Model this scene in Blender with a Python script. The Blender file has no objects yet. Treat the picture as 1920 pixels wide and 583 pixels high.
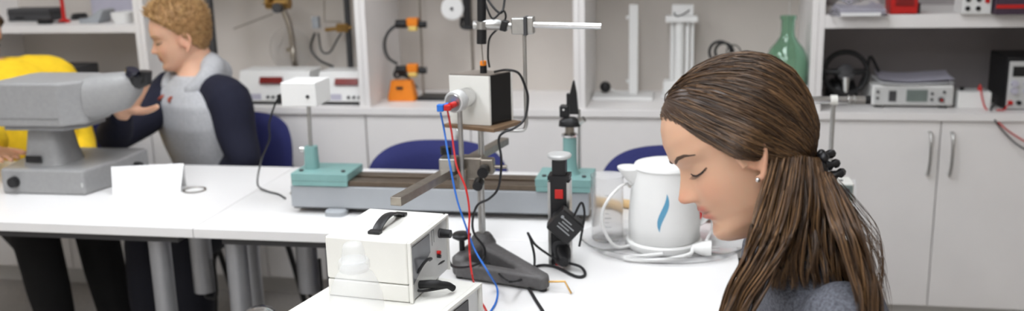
import bpy, bmesh, math, random
import numpy as np
from mathutils import Vector, Matrix
random.seed(7); rng = np.random.default_rng(7)
D = bpy.data; SC = bpy.context.scene; COL = SC.collection

# ---------------------------------------------------------------- camera
F, PITCH, ROLL, YAW, CH = 1776., .23, -.025, .188, 1.45
_c, _s = math.cos(YAW), math.sin(YAW)
FW = Vector((-_s*math.cos(PITCH), _c*math.cos(PITCH), -math.sin(PITCH)))
R0 = Vector((_c, _s, 0)); U0 = R0.cross(FW)
RT = R0*math.cos(ROLL) + U0*math.sin(ROLL)
UP = -R0*math.sin(ROLL) + U0*math.cos(ROLL)
CP = Vector((0, 0, CH))
cd = D.cameras.new('camera'); cam = D.objects.new('camera', cd); COL.objects.link(cam)
cd.sensor_width = 36; cd.lens = 36*F/1920
cam.matrix_world = Matrix(((RT.x, UP.x, -FW.x, 0), (RT.y, UP.y, -FW.y, 0), (RT.z, UP.z, -FW.z, CH), (0, 0, 0, 1)))
cd.dof.use_dof = True; cd.dof.focus_distance = 1.5; cd.dof.aperture_fstop = 3.4
SC.camera = cam
# ---------------------------------------------------------------- world, exposure, lights
w = D.worlds.new('world'); SC.world = w; w.use_nodes = True
w.node_tree.nodes['Background'].inputs[0].default_value = (.8, .85, .9, 1)
w.node_tree.nodes['Background'].inputs[1].default_value = .3
vs = SC.view_settings
vs.view_transform = 'Standard'; vs.look = 'None'; vs.exposure = 0.0; vs.gamma = 1; vs.use_curve_mapping = False
LAMP = 11.6            # radiance of the ceiling light diffusers

# ---------------------------------------------------------------- pixel helpers (photo 1920x583)
def ray(x, y): return FW*F + RT*(x-960) - UP*(y-291.5)
def onz(x, y, z): d = ray(x, y); return CP + d*((z-CH)/d.z)
def ony(x, y, Y): d = ray(x, y); return CP + d*(Y/d.y)
def atz(x, y, z): return CP + ray(x, y)*(z/F)

# ---------------------------------------------------------------- materials
MATS = {}
def mat(name, col, rough=.5, metal=0, var=.06, scale=30, bump=0, bscale=200, trans=0, emit=0, ior=1.45, spec=.5, coat=0, alpha=1):
    if name in MATS: return MATS[name]
    m = D.materials.new(name); m.use_nodes = True; nt = m.node_tree; b = nt.nodes['Principled BSDF']
    c = [(v/255/12.92 if v/255 <= .04045 else ((v/255+.055)/1.055)**2.4) for v in col]
    b.inputs['Roughness'].default_value = rough; b.inputs['Metallic'].default_value = metal
    b.inputs['IOR'].default_value = ior; b.inputs['Specular IOR Level'].default_value = spec
    b.inputs['Transmission Weight'].default_value = trans; b.inputs['Coat Weight'].default_value = coat
    b.inputs['Alpha'].default_value = alpha
    tc = nt.nodes.new('ShaderNodeTexCoord')
    n = nt.nodes.new('ShaderNodeTexNoise'); n.inputs['Scale'].default_value = scale; n.inputs['Detail'].default_value = 4
    nt.links.new(tc.outputs['Object'], n.inputs['Vector'])
    r = nt.nodes.new('ShaderNodeValToRGB')
    r.color_ramp.elements[0].position = .3; r.color_ramp.elements[1].position = .7
    r.color_ramp.elements[0].color = [max(0, x*(1-var)) for x in c]+[1]
    r.color_ramp.elements[1].color = [min(1, x*(1+var)) for x in c]+[1]
    nt.links.new(n.outputs['Fac'], r.inputs['Fac']); nt.links.new(r.outputs['Color'], b.inputs['Base Color'])
    if bump:
        n2 = nt.nodes.new('ShaderNodeTexNoise'); n2.inputs['Scale'].default_value = bscale
        nt.links.new(tc.outputs['Object'], n2.inputs['Vector'])
        bp = nt.nodes.new('ShaderNodeBump'); bp.inputs['Strength'].default_value = bump; bp.inputs['Distance'].default_value = .002
        nt.links.new(n2.outputs['Fac'], bp.inputs['Height']); nt.links.new(bp.outputs['Normal'], b.inputs['Normal'])
    if emit:
        b.inputs['Emission Color'].default_value = c+[1]; b.inputs['Emission Strength'].default_value = emit
    MATS[name] = m; return m
def attr_mat(name, rough=.5, sss=0, spec=.5, aniso=0, bump=0, bscale=300, sheen=0):
    m = D.materials.new(name); m.use_nodes = True; nt = m.node_tree; b = nt.nodes['Principled BSDF']
    a = nt.nodes.new('ShaderNodeAttribute'); a.attribute_name = 'tint'
    nt.links.new(a.outputs['Color'], b.inputs['Base Color'])
    b.inputs['Roughness'].default_value = rough; b.inputs['Specular IOR Level'].default_value = spec
    if sss:
        b.inputs['Subsurface Weight'].default_value = sss; b.inputs['Subsurface Radius'].default_value = (1, .35, .2)
        b.inputs['Subsurface Scale'].default_value = .006
    if bump:
        tc = nt.nodes.new('ShaderNodeTexCoord'); n2 = nt.nodes.new('ShaderNodeTexNoise'); n2.inputs['Scale'].default_value = bscale
        nt.links.new(tc.outputs['Object'], n2.inputs['Vector'])
        bp = nt.nodes.new('ShaderNodeBump'); bp.inputs['Strength'].default_value = bump; bp.inputs['Distance'].default_value = .001
        nt.links.new(n2.outputs['Fac'], bp.inputs['Height']); nt.links.new(bp.outputs['Normal'], b.inputs['Normal'])
    return m
def lin(c): return [(v/255/12.92 if v/255 <= .04045 else ((v/255+.055)/1.055)**2.4) for v in c]

M_wall = mat('wall paint', (214, 208, 200), .8, bump=.1)
M_ceil = mat('ceiling paint', (235, 235, 232), .9)
M_floor = mat('grey linoleum', (168, 163, 158), .45, var=.12, scale=60)
M_lam = mat('white laminate', (238, 235, 233), .45, var=.015, scale=8)
M_lamb = mat('pale back board', (205, 198, 190), .6, var=.03, scale=5)
M_shadeback = mat('shade-darkened grey back board', (156, 150, 150), .6, var=.05, scale=5)  # grey board, part of the compartment's shade put into its colour
M_top = mat('white tabletop laminate', (232, 231, 230), .35, var=.01, scale=6)
M_edge = mat('pale grey edge band', (205, 203, 200), .5, var=.02)
M_alu = mat('satin aluminium', (190, 190, 188), .32, 1, var=.05, scale=80)
M_leg = mat('silver painted steel', (168, 170, 174), .38, .7, var=.03)
M_chrome = mat('chrome', (215, 215, 215), .12, 1, var=.02)
M_steel = mat('worn steel', (165, 158, 148), .35, 1, var=.1, scale=60)
M_brass = mat('old brass', (176, 140, 84), .35, 1, var=.1)
M_blk = mat('black plastic', (24, 24, 26), .4, var=.1)
M_blkr = mat('black rubber', (20, 20, 21), .6, var=.1)
M_cable = mat('black cable', (26, 26, 28), .45, var=.05)
M_dgrey = mat('dark grey plastic', (66, 66, 68), .5, var=.08)
M_blue = mat('navy upholstery', (38, 42, 96), .85, var=.15, scale=300, bump=.3, bscale=900)
M_frame = mat('black tube frame', (22, 22, 24), .35, var=.05)
M_teal = mat('teal enamel', (126, 166, 163), .35, var=.05, scale=40)
M_benchg = mat('grey blue enamel', (160, 164, 168), .42, var=.03, scale=20)
M_rail = mat('bronzed steel rail', (104, 92, 80), .4, .6, var=.1, scale=60)
M_wbox = mat('cream white casing', (226, 225, 219), .5, var=.015, bump=.12, bscale=700)
M_panel = mat('light grey panel', (205, 206, 205), .42, .2, var=.02)
M_wplas = mat('white plastic', (232, 232, 230), .35, var=.01)
M_red = mat('red plastic', (196, 34, 30), .35, var=.05)
M_redd = mat('red display', (120, 22, 16), .25, var=.1)
M_org = mat('orange plastic', (232, 132, 28), .4, var=.05)
M_yel = mat('pale yellow plastic', (226, 196, 110), .4, var=.05)
M_bluep = mat('blue plastic', (40, 112, 206), .4, var=.05)
M_wood = mat('pale beech wood', (214, 180, 130), .5, var=.1, scale=40)
M_board = mat('varnished plywood', (122, 98, 74), .5, var=.12, scale=50)
M_cast = mat('dark cast iron enamel', (88, 86, 86), .5, var=.12, scale=90, bump=.3, bscale=300)
M_mic = mat('grey hammertone paint', (150, 150, 150), .4, var=.05, scale=90)
M_micd = mat('darker grey paint', (128, 128, 129), .42, var=.05, scale=90)
M_paper = mat('white paper', (240, 240, 240), .8, var=.01)
M_glass = mat('clear glass', (250, 252, 252), .03, trans=1, var=0)
M_green = mat('green glass', (200, 234, 216), .04, trans=1, var=.02)
M_clear = mat('clear plastic', (248, 248, 248), .12, trans=.95, var=0, ior=1.2)
M_milky = mat('milky plastic', (240, 242, 242), .3, var=.01, alpha=.26)
M_lcd = mat('grey lcd', (112, 122, 118), .3, var=.1)
M_lens = mat('dark lens glass', (14, 16, 40), .08, var=.1, coat=.5)
M_swirl = mat('blue print', (96, 158, 190), .4, var=.05)
M_diff = mat('lamp diffuser', (247, 250, 255), .6, var=0, emit=LAMP)
M_lilac = mat('lilac paper', (188, 186, 200), .8, var=.03)
M_prnt = mat('printed grey marks', (150, 152, 154), .6, var=.1)

# ---------------------------------------------------------------- mesh builder
class MB:
    def __init__(s, M=None): s.v = []; s.f = []; s.M = M
    def add(s, vs_, fs):
        o = len(s.v)
        for p in vs_:
            p = Vector(p); s.v.append(s.M @ p if s.M else p)
        s.f += [[i+o for i in q] for q in fs]; return s
    def box(s, c, d, R=None):
        x, y, z = [q/2 for q in d]; c = Vector(c)
        vs_ = [Vector((i, j, k)) for i in (-x, x) for j in (-y, y) for k in (-z, z)]
        if R: vs_ = [R @ p for p in vs_]
        return s.add([c+p for p in vs_], [(0, 1, 3, 2), (4, 6, 7, 5), (0, 4, 5, 1), (2, 3, 7, 6), (0, 2, 6, 4), (1, 5, 7, 3)])
    def bb(s, a, b): return s.box([(i+j)/2 for i, j in zip(a, b)], [abs(j-i) for i, j in zip(a, b)])
    def cyl(s, a, b, r, r2=None, n=20): return s.tube([a, b], [r, r if r2 is None else r2], n)
    def tube(s, pts, r, n=8, caps=True):
        pts = [Vector(p) for p in pts]; k = len(pts)
        rr = r if hasattr(r, '__len__') else [r]*k
        vs_ = []; fs = []; prev = None
        for i, p in enumerate(pts):
            t = (pts[min(i+1, k-1)]-pts[max(i-1, 0)])
            t = t.normalized() if t.length > 1e-9 else Vector((0, 0, 1))
            if prev is None:
                a = t.orthogonal().normalized()
            else:
                a = prev - t*prev.dot(t); a = a.normalized() if a.length > 1e-6 else t.orthogonal().normalized()
            prev = a; b = t.cross(a)
            vs_ += [p+(a*math.cos(2*math.pi*j/n)+b*math.sin(2*math.pi*j/n))*rr[i] for j in range(n)]
        for i in range(k-1):
            fs += [(i*n+j, i*n+(j+1) % n, (i+1)*n+(j+1) % n, (i+1)*n+j) for j in range(n)]
        if caps: fs += [tuple(range(n-1, -1, -1)), tuple((k-1)*n+j for j in range(n))]
        return s.add(vs_, fs)
    def lathe(s, c, prof, axis=(0, 0, 1), n=32, caps=True, sx=1, sy=1):
        ax = Vector(axis).normalized(); a = ax.orthogonal().normalized(); b = ax.cross(a)
        if abs(ax.z) > .999: a, b = Vector((1, 0, 0)), Vector((0, 1, 0))
        c = Vector(c); vs_ = []; fs = []; k = len(prof)
        for r, h in prof: vs_ += [c+ax*h+a*(r*sx*math.cos(2*math.pi*j/n))+b*(r*sy*math.sin(2*math.pi*j/n)) for j in range(n)]
        for i in range(k-1): fs += [(i*n+j, i*n+(j+1) % n, (i+1)*n+(j+1) % n, (i+1)*n+j) for j in range(n)]
        if caps: fs += [tuple(range(n-1, -1, -1)), tuple((k-1)*n+j for j in range(n))]
        return s.add(vs_, fs)
    def ball(s, c, r, n=16, sc=(1, 1, 1), R=None):
        vs_ = []; m = n//2
        for i in range(m+1):
            t = math.pi*(i/m-.5); t = max(-1.5, min(1.5, t))
            for j in range(n):
                q = Vector((math.cos(t)*math.cos(2*math.pi*j/n)*r*sc[0], math.cos(t)*math.sin(2*math.pi*j/n)*r*sc[1], math.sin(t)*r*sc[2]))
                vs_.append(Vector(c)+(R @ q if R else q))
        fs = [(i*n+j, i*n+(j+1) % n, (i+1)*n+(j+1) % n, (i+1)*n+j) for i in range(m) for j in range(n)]
        fs += [tuple(range(n-1, -1, -1)), tuple(m*n+j for j in range(n))]
        return s.add(vs_, fs)
    def torus(s, c, R_, r, axis=(0, 0, 1), n=32, m=10, a0=0, a1=2*math.pi):
        ax = Vector(axis).normalized(); a = ax.orthogonal().normalized(); b = ax.cross(a); c = Vector(c)
        full = abs(a1-a0-2*math.pi) < 1e-6; k = n if full else n+1; vs_ = []; fs = []
        for i in range(k):
            t = a0+(a1-a0)*i/n; d = a*math.cos(t)+b*math.sin(t)
            vs_ += [c+d*(R_+r*math.cos(2*math.pi*j/m))+ax*(r*math.sin(2*math.pi*j/m)) for j in range(m)]
        for i in range(n if full else n):
            i2 = (i+1) % k
            fs += [(i*m+j, i2*m+j, i2*m+(j+1) % m, i*m+(j+1) % m) for j in range(m)]
        return s.add(vs_, fs)
    def prism(s, poly, h, T=None):          # poly in xy, extruded along z by h, mapped by matrix T
        T = T or Matrix(); n = len(poly)
        vs_ = [T @ Vector((x, y, 0)) for x, y in poly]+[T @ Vector((x, y, h)) for x, y in poly]
        return s.add(vs_, [tuple(range(n-1, -1, -1)), tuple(range(n, 2*n))]+[(i, (i+1) % n, n+(i+1) % n, n+i) for i in range(n)])
    def loft(s, rings, n=28, e=2.3, caps=True):   # ring = (centre, a, b): superellipse half axes
        vs_ = []; fs = []; k = len(rings)
        for c, a, b in rings:
            c, a, b = Vector(c), Vector(a), Vector(b)
            for j in range(n):
                t = 2*math.pi*j/n; x, y = math.cos(t), math.sin(t)
                q = (abs(x)**e+abs(y)**e)**(-1/e); vs_.append(c+a*(x*q)+b*(y*q))
        for i in range(k-1): fs += [(i*n+j, i*n+(j+1) % n, (i+1)*n+(j+1) % n, (i+1)*n+j) for j in range(n)]
        if caps: fs += [tuple(range(n-1, -1, -1)), tuple((k-1)*n+j for j in range(n))]
        return s.add(vs_, fs)
    def mesh(s, name, off=Vector((0, 0, 0))):
        me = D.meshes.new(name); me.from_pydata([p-off for p in s.v], [], s.f); me.validate()
        bm = bmesh.new(); bm.from_mesh(me); bmesh.ops.recalc_face_normals(bm, faces=bm.faces); bm.to_mesh(me); bm.free()
        return me
    def build(s, name, m, parent=None, bevel=0, smooth=True, seg=2, label=None):
        off = wloc(parent) if parent else Vector((0, 0, 0))
        if parent is None:                    # a lone mesh: origin at its base centre
            xs = [p.x for p in s.v]; ys = [p.y for p in s.v]; zs = [p.z for p in s.v]
            off = Vector(((min(xs)+max(xs))/2, (min(ys)+max(ys))/2, min(zs)))
        o = D.objects.new(name, s.mesh(name, off)); COL.objects.link(o)
        if parent: o.parent = parent
        else: o.location = off
        o.data.materials.append(m)
        if smooth: smooth_mesh(o.data)
        if bevel:
            b = o.modifiers.new('bevel', 'BEVEL'); b.width = bevel; b.segments = seg; b.limit_method = 'ANGLE'; b.angle_limit = .6
            b.harden_normals = True
        if label: o['label'] = label
        return o
def smooth_mesh(me, ang=.7):
    me.polygons.foreach_set('use_smooth', [True]*len(me.polygons))
    try: me.set_sharp_from_angle(angle=ang)
    except Exception: pass
def wloc(o):
    v = Vector(o.location)
    while o.parent: o = o.parent; v += Vector(o.location)
    return v
def thing(name, loc, label, cat, group=None):
    o = D.objects.new(name, None); COL.objects.link(o); o.location = loc; o.empty_display_size = .05
    o['label'] = label; o['category'] = cat
    if group: o['group'] = group
    return o
def tag(o, label, cat, group=None):
    o['label'] = label; o['category'] = cat
    if group: o['group'] = group
    return o
def struct(o): o['kind'] = 'structure'; return o
def copy_tree(o, parent=None):
    c = o.copy(); COL.objects.link(c); c.parent = parent
    for ch in list(o.children): copy_tree(ch, c)
    return c
def spline(pts, k=8):                         # Catmull-Rom through the points
    P = [Vector(p) for p in pts]; P = [P[0]*2-P[1]]+P+[P[-1]*2-P[-2]]; out = []
    for i in range(1, len(P)-2):
        a, b, c, d = P[i-1:i+3]
        for j in range(k):
            t = j/k; out.append(.5*((2*b)+(c-a)*t+(2*a-5*b+4*c-d)*t*t+(3*b-a-3*c+d)*t**3))
    out.append(P[-2]); return out
def frame(o, x, z):                           # matrix with local x and z axes
    x = Vector(x).normalized(); z = Vector(z); y = z.cross(x).normalized(); z = x.cross(y)
    return Matrix(((x.x, y.x, z.x, o[0]), (x.y, y.y, z.y, o[1]), (x.z, y.z, z.z, o[2]), (0, 0, 0, 1)))
def rotz(a, o=(0, 0, 0)): return Matrix.Translation(Vector(o)) @ Matrix.Rotation(a, 4, 'Z')
def remesh(mb, voxel, smooth_it=3, name='tmp'):
    me = mb.mesh(name); o = D.objects.new(name, me); COL.objects.link(o)
    r = o.modifiers.new('r', 'REMESH'); r.mode = 'VOXEL'; r.voxel_size = voxel
    if smooth_it:
        s_ = o.modifiers.new('s', 'SMOOTH'); s_.iterations = smooth_it; s_.factor = .5
    dg = bpy.context.evaluated_depsgraph_get(); out = D.meshes.new_from_object(o.evaluated_get(dg))
    D.objects.remove(o); out.polygons.foreach_set('use_smooth', [True]*len(out.polygons)); return out
def link_mesh(name, me, m, parent, label=None):   # world-space mesh under a thing
    me.transform(Matrix.Translation(-wloc(parent))); o = D.objects.new(name, me); COL.objects.link(o); o.parent = parent
    me.materials.clear(); me.materials.append(m)
    if label: o['label'] = label
    return o
V = Vector
def ptxt(name, body, size, M, m, parent, ext=.0003):      # flat lettering turned into a mesh
    cu = D.curves.new(name, 'FONT'); cu.body = body; cu.size = size; cu.extrude = ext; cu.align_x = 'CENTER'; cu.align_y = 'CENTER'
    o = D.objects.new(name, cu); COL.objects.link(o); dg = bpy.context.evaluated_depsgraph_get()
    me = D.meshes.new_from_object(o.evaluated_get(dg)); D.objects.remove(o); me.transform(M)
    return link_mesh(name, me, m, parent)
# ================================================================ the room
YF, DEP, WT = 3.47, .44, .805         # cabinet front plane, upper shelf depth, worktop height
YB = YF+DEP
X0r, X1r, Y0r, Y1r, HR = -4.3, 2.6, -2.6, YB+.03, 2.8
def slab(name, a, b, m): return struct(MB().bb(a, b).build(name, m))
slab('floor', (X0r, Y0r, -.1), (X1r, Y1r, 0), M_floor)
slab('ceiling', (X0r, Y0r, HR), (X1r, Y1r, HR+.1), M_ceil)
slab('wall_back', (X0r, Y1r, 0), (X1r, Y1r+.1, HR), M_wall)
slab('wall_front', (X0r, Y0r-.1, 0), (X1r, Y0r, HR), M_wall)
slab('wall_left', (X0r-.1, Y0r, 0), (X0r, Y1r, HR), M_wall)
slab('wall_right', (X1r, Y0r, 0), (X1r+.1, Y1r, HR), M_wall)
for i, (lx, ly) in enumerate([(x, y) for y in (-1.5, .25, 2.0) for x in (-1.85, -.25)]):
    t = thing('ceiling_light', (lx, ly, HR-.05), 'flush white ceiling light '+('over the microscope side' if lx < -1 else 'over the instrument stack side')+(', nearest the shelf wall', ', in the middle of its row', ', farthest from the shelf wall')[2 - i//2], 'ceiling light', 'ceiling lights')
    MB().bb((lx-.32, ly-.62, HR-.03), (lx+.32, ly+.62, HR)).build('housing', M_wplas, t)
    MB().bb((lx-.29, ly-.59, HR-.045), (lx+.29, ly+.59, HR-.0305)).build('diffuser', M_diff, t)

# ---------------------------------------------------------------- cabinet row
XS = [-3.045, -2.165, -1.239, -.399, .443, 1.303]
where = ['left of the cabinet behind the person in the hooded sweatshirt', 'behind the person in the hooded sweatshirt',
         'under the orange photogates', 'under the white column apparatus', 'under the steering wheel controller']
for i in range(5):
    x0, x1 = XS[i]+.001, XS[i+1]-.001; xm = (x0+x1)/2
    t = thing('base_cabinet', (xm, YF+.2, 0), 'white two door base cabinet '+where[i], 'cabinet', 'base cabinets along the back wall')
    b = MB()
    for a, c in (((x0, YF+.02, .08), (x0+.018, YB, .776)), ((x1-.018, YF+.02, .08), (x1, YB, .776)),
                 ((x0+.019, YF+.02, .08), (x1-.019, YB, .098)), ((x0+.019, YB-.012, .1), (x1-.019, YB, .776))): b.bb(a, c)
    b.build('body', M_lam, t)
    MB().bb((x0, YF+.05, 0), (x1, YF+.068, .079)).build('plinth', M_edge, t)
    for s, (a, c) in ((1, (x0+.002, xm-.002)), (-1, (xm+.002, x1-.002))):
        d = MB().bb((a, YF, .085), (c, YF+.018, .774)).build('door', M_lam, t, bevel=.0015)
        hx = xm-.046*s; hy = YF-.03
        if i == 4: hx = xm-.036*s
        h = MB().tube(spline([(hx, YF, .735), (hx, YF-.018, .732), (hx, hy, .705), (hx, hy-.004, .66), (hx, hy, .615), (hx, YF-.018, .588), (hx, YF, .585)], 5), .0055, 10)
        h.build('handle', M_alu, d)
tag(MB().bb((XS[0], YF-.012, .777), (XS[5], YB, WT)).build('worktop', M_lam, bevel=.002), 'long white laminate worktop running along all base cabinets', 'worktop')
uw = ['with grey parts on its shelf, above the yellow shirt', 'holding two white counters with red displays', 'holding the orange photogate stand',
      'holding white columns and the green glass bottle', 'with grey back toned darker for shade, holding the steering wheel controller']
for i in range(5):
    x0, x1 = XS[i]+.0005, XS[i+1]-.0005
    t = thing('shelf_unit', ((x0+x1)/2, YF+.2, WT), 'tall open white shelf unit '+uw[i], 'shelf unit', 'open shelf units on the worktop')
    for a in (x0, x1-.021):
        MB().bb((a, YF+.004, WT+.0005), (a+.021, YB-.011, 2.05)).build('side_panel', M_lam, t, bevel=.001)
    MB().bb((x0, YB-.01, WT+.0005), (x1, YB, 2.05)).build('back_panel', M_shadeback if i == 4 else M_lamb, t)
    MB().bb((x0+.022, YF+.004, 2.03), (x1-.022, YB-.011, 2.05)).build('top_panel', M_lam, t)
    th = .046 if i == 4 else .03
    if i in (0, 4):
        MB().bb((x0+.0215, YF+.004, 1.1), (x1-.0215, YB-.011, 1.1+th)).build('shelf', M_lam, t, bevel=.001)
    else:
        MB().bb((x0+.0215, YF+.004, 1.45), (x1-.0215, YB-.011, 1.48)).build('shelf', M_lam, t, bevel=.001)
SA, SE = 1.1301, 1.1461               # shelf tops of the outer units

# ================================================================ tables
def table(name, x0, x1, y0, y1, label, legs, cut=0, grp='white laboratory tables'):
    t = thing(name, ((x0+x1)/2, (y0+y1)/2, 0), label, 'table', grp)
    tp = MB().prism([(x0, y0), (x1-cut, y0), (x1, y1), (x0, y1)], .026, Matrix.Translation((0, 0, .714))).build('tabletop', M_top, t, bevel=.002)
    MB().bb((x0+.06, y0+.03, .69), (x1-.06-cut, y0+.06, .7138)).build('rail', M_dgrey, t)
    MB().bb((x0+.06, y1-.06, .69), (x1-.06, y1-.03, .7138)).build('rail', M_dgrey, t)
    for lx, ly in legs:
        l = MB().cyl((lx, ly, .012), (lx, ly, .7138), .0285, n=24).build('leg', M_leg, t)
        MB().lathe((lx, ly, 0), [(.024, 0), (.026, .004), (.022, .012)], n=20).build('foot', M_blkr, l)
    return t
table('laboratory_table', -2.92, -1.235, 2.115, 2.765, 'white table carrying the grey measuring microscope', [(-1.385, 2.2), (-1.34, 2.62), (-2.8, 2.2), (-2.8, 2.62)])
table('laboratory_table', -1.233, .478, 2.115, 2.765, 'white table carrying the grey optical bench', [(-1.165, 2.2), (-1.09, 2.69), (.3, 2.2), (.36, 2.68)], .1)
table('laboratory_table', -.62, .115, .45, 2.113, 'white table carrying the stacked cream instrument boxes, in front of the optical bench', [(-.5, .55), (.02, .55), (-.5, 1.7), (.02, 1.95)])
TZ = .7401

# ================================================================ chairs
def make_chair():
    t = thing('office_chair', (0, 0, 0), 'x', 'chair', 'navy upholstered chairs with black tube frames')
    # local: front = -y, seat centre at origin
    s = MB()
    for k in range(1): s.loft([((0, 0, .44), (.2, 0, 0), (0, .19, 0)), ((0, 0, .445), (.228, 0, 0), (0, .21, 0)), ((0, 0, .47), (.232, 0, 0), (0, .214, 0)), ((0, 0, .485), (.215, 0, 0), (0, .2, 0))], 40, 3.2)
    s.build('seat', M_blue, t)
    MB().loft([((0, 0, .428), (.19, 0, 0), (0, .17, 0)), ((0, 0, .4395), (.215, 0, 0), (0, .2, 0))], 40, 3.2).build('seat_shell', M_blk, t)
    n, m = 24, 14; vs_ = []; fs = []
    def bk(u, v, off):            # curved rounded backrest
        e = 3.0; q = 1.0
        x = .235*u; z = .165*v
        k = (abs(u)**e+abs(v)**e)**(1/e); mx = max(abs(u), abs(v)); f = mx/k if k > 0 else 1
        x *= f; z *= f
        y = .24-.045*(abs(x)/.235)**2+.02*v
        edge = max(0, mx-.82)/.18
        return V((x, y+off*(1-.75*edge**2), .65+z))
    for off in (-.022, .022):
        o = len(vs_)
        for i in range(n+1):
            for j in range(m+1): vs_.append(bk(-1+2*i/n, -1+2*j/m, off))
        for i in range(n):
            for j in range(m): a = o+i*(m+1)+j; fs.append((a, a+1, a+m+2, a+m+1))
    N = (n+1)*(m+1)
    rim = [i*(m+1) for i in range(n+1)]+[n*(m+1)+j for j in range(1, m+1)]+[i*(m+1)+m for i in range(n-1, -1, -1)]+[j for j in range(m-1, 0, -1)]
    for a, b in zip(rim, rim[1:]+rim[:1]): fs.append((a, b, b+N, a+N))
    MB().add(vs_, fs).build('backrest', M_blue, t)
    for sx in (-1, 1):
        MB().tube(spline([(.2*sx, -.22, .011), (.2*sx, -.19, .25), (.195*sx, -.16, .415), (.195*sx, 0, .427), (.195*sx, .15, .42)], 5), .011, 10).build('leg', M_frame, t)
        MB().tube(spline([(.2*sx, .26, .011), (.2*sx, .2, .25), (.196*sx, .155, .42)], 5), .011, 10).build('leg', M_frame, t)
        MB().tube(spline([(.17*sx, .15, .425), (.17*sx, .24, .45), (.165*sx, .262, .54), (.16*sx, .268, .62)], 5), .0105, 10).build('back_support', M_frame, t)
    MB().tube([(-.19, .1, .4185), (.19, .1, .4185)], .0095, 8).build('crossbar', M_frame, t)
    return t
chair0 = make_chair()
def chair(x, y, deg, label, first=[True], dz=0):
    c = chair0 if first[0] else copy_tree(chair0)
    first[0] = False; c.location = (x, y, dz); c.rotation_euler = (0, 0, math.radians(deg)); c['label'] = label; return c
def cols(p, h, k): return p
chair(-.775, 2.60, 0, 'empty navy chair pushed up behind the optical bench, backrest below the orange photogates')
chair(-.03, 2.575, 0, 'empty navy chair behind the white kettle')
chair(-1.71, 3.06, -20, 'navy chair under the person in the grey and navy hooded sweatshirt')
chair(-2.45, 3.06, 4, 'navy chair under the person in the yellow shirt')
chair(.40, 1.24, -90, 'navy chair under the long-haired person in the grey knit top')

# ================================================================ sunken power towers in the left tables
for px, py, lab in ((365, 357, 'sunken power socket tower in the table beside the folded white card'), (566, 362, 'sunken power socket tower in the table beside the optical bench end')):
    c = onz(px, py, .74)
    t = thing('power_tower', (c.x, c.y, TZ), lab, 'power tower')
    MB().lathe((c.x, c.y, TZ), [(.031, .0003), (.034, .003), (.028, .003), (.027, .0003)], caps=False).build('rim', M_steel, t)
    MB().lathe((c.x, c.y, TZ), [(.0265, .0002), (.0265, .0016)]).build('cap', M_wplas, t)
    zb_ = ony(px+20, 545, c.y).z
    sh = MB().cyl((c.x, c.y, zb_), (c.x, c.y, .7135), .031, n=24).build('sleeve', M_leg, t)
    MB().tube(spline([(c.x, c.y, zb_+.01), (c.x, c.y, zb_-.015), (c.x+.012, c.y, zb_-.022), (c.x+.036, c.y, zb_-.01), (c.x+.038, c.y, zb_+.1)], 6), .005).build('cable', M_cable, t)
# steel post on the floor in front of the left tables
pz = .62; c = onz(485, 580, pz)
t = thing('steel_post', (c.x, c.y, 0), 'short chrome floor post with a domed cap below the left tables', 'post')
MB().lathe((c.x, c.y, 0), [(.09, 0), (.09, .008), (.03, .014)]).build('base', M_chrome, t)
MB().lathe((c.x, c.y, 0), [(.034, .0145), (.034, pz-.03)]).build('tube', M_chrome, t)
MB().lathe((c.x, c.y, 0), [(.037, pz-.0295), (.038, pz-.015), (.034, pz-.004), (.02, pz+.003), (.002, pz+.005)]).build('cap', M_chrome, t)

# ================================================================ things in the shelves
def wt(px, py): return onz(px, py, WT+.0003)
def pxm(p): return F/((p-CP).dot(FW))          # pixels per metre at a point
# --- outer left unit, on the shelf
def sa(px, py=38): q = onz(px, py, SA+.0002); return q
def flatbox(name, px0, px1, ytop, y, dep, m, label, cat, sz=SA, bev=.003, ybase=37):
    a, b = onz(px0, ybase, sz+.0003), onz(px1, ybase, sz+.0003)
    Y = (a.y+b.y)/2; h = ony((px0+px1)/2, ytop, Y).z-sz
    o = MB().bb((a.x, Y, sz+.0003), (b.x, Y+dep, sz+h)); return o, V((a.x, Y, sz)), V((b.x, Y+dep, sz+h))
t0, a, b = flatbox('x', 18, 92, 16, 0, .1, M_dgrey, '', '', ybase=40)
r = thing('drive_case', ((a.x+b.x)/2, (a.y+b.y)/2, a.z), 'flat dark grey plastic case on the upper shelf', 'case')
t0.build('body', M_dgrey, r, bevel=.004)
MB().bb((a.x-.002, a.y-.002, (a.z+b.z)/2+.004), (b.x+.002, b.y+.002, (a.z+b.z)/2+.008)).build('seam_band', M_blk, r)
MB().bb((a.x+.04, a.y-.004, a.z+.012), (a.x+.08, a.y-.0022, a.z+.02)).build('latch', M_blk, r)
c = sa(86, 45); r = thing('power_adapter', c, 'small black mains adapter lying before the dark grey case', 'adapter')
MB().box((c.x, c.y, SA+.011), (.055, .035, .021)).build('body', M_blk, r, bevel=.004)
MB().tube(spline([(c.x+.027, c.y, SA+.011), (c.x+.05, c.y+.01, SA+.006), (c.x+.07, c.y+.03, SA+.0035)], 5), .003).build('cord', M_cable, r)
c = sa(121, 42); r = thing('red_clamp', c, 'upright red stand with a round foot on the upper shelf', 'stand')
MB().lathe(c, [(.024, .0003), (.024, .008), (.012, .016)]).build('foot', M_red, r)
MB().cyl(c+V((0, 0, .0162)), c+V((0, 0, .2)), .008).build('stem', M_red, r)
MB().box(c+V((0, 0, .215)), (.05, .03, .029)).build('jaw', M_red, r, bevel=.004)
c = sa(150, 36); r = thing('cable_reel', c, 'flat black coil of cable on the upper shelf', 'cable')
b = MB()
for k in range(3): b.torus(c+V((0, 0, .005+.008*k)), .035-.004*k, .0045)
b.build('coil', M_cable, r); MB().box(c+V((0, 0, .012)), (.006, .084, .023)).build('tie', M_dgrey, r)
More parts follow.
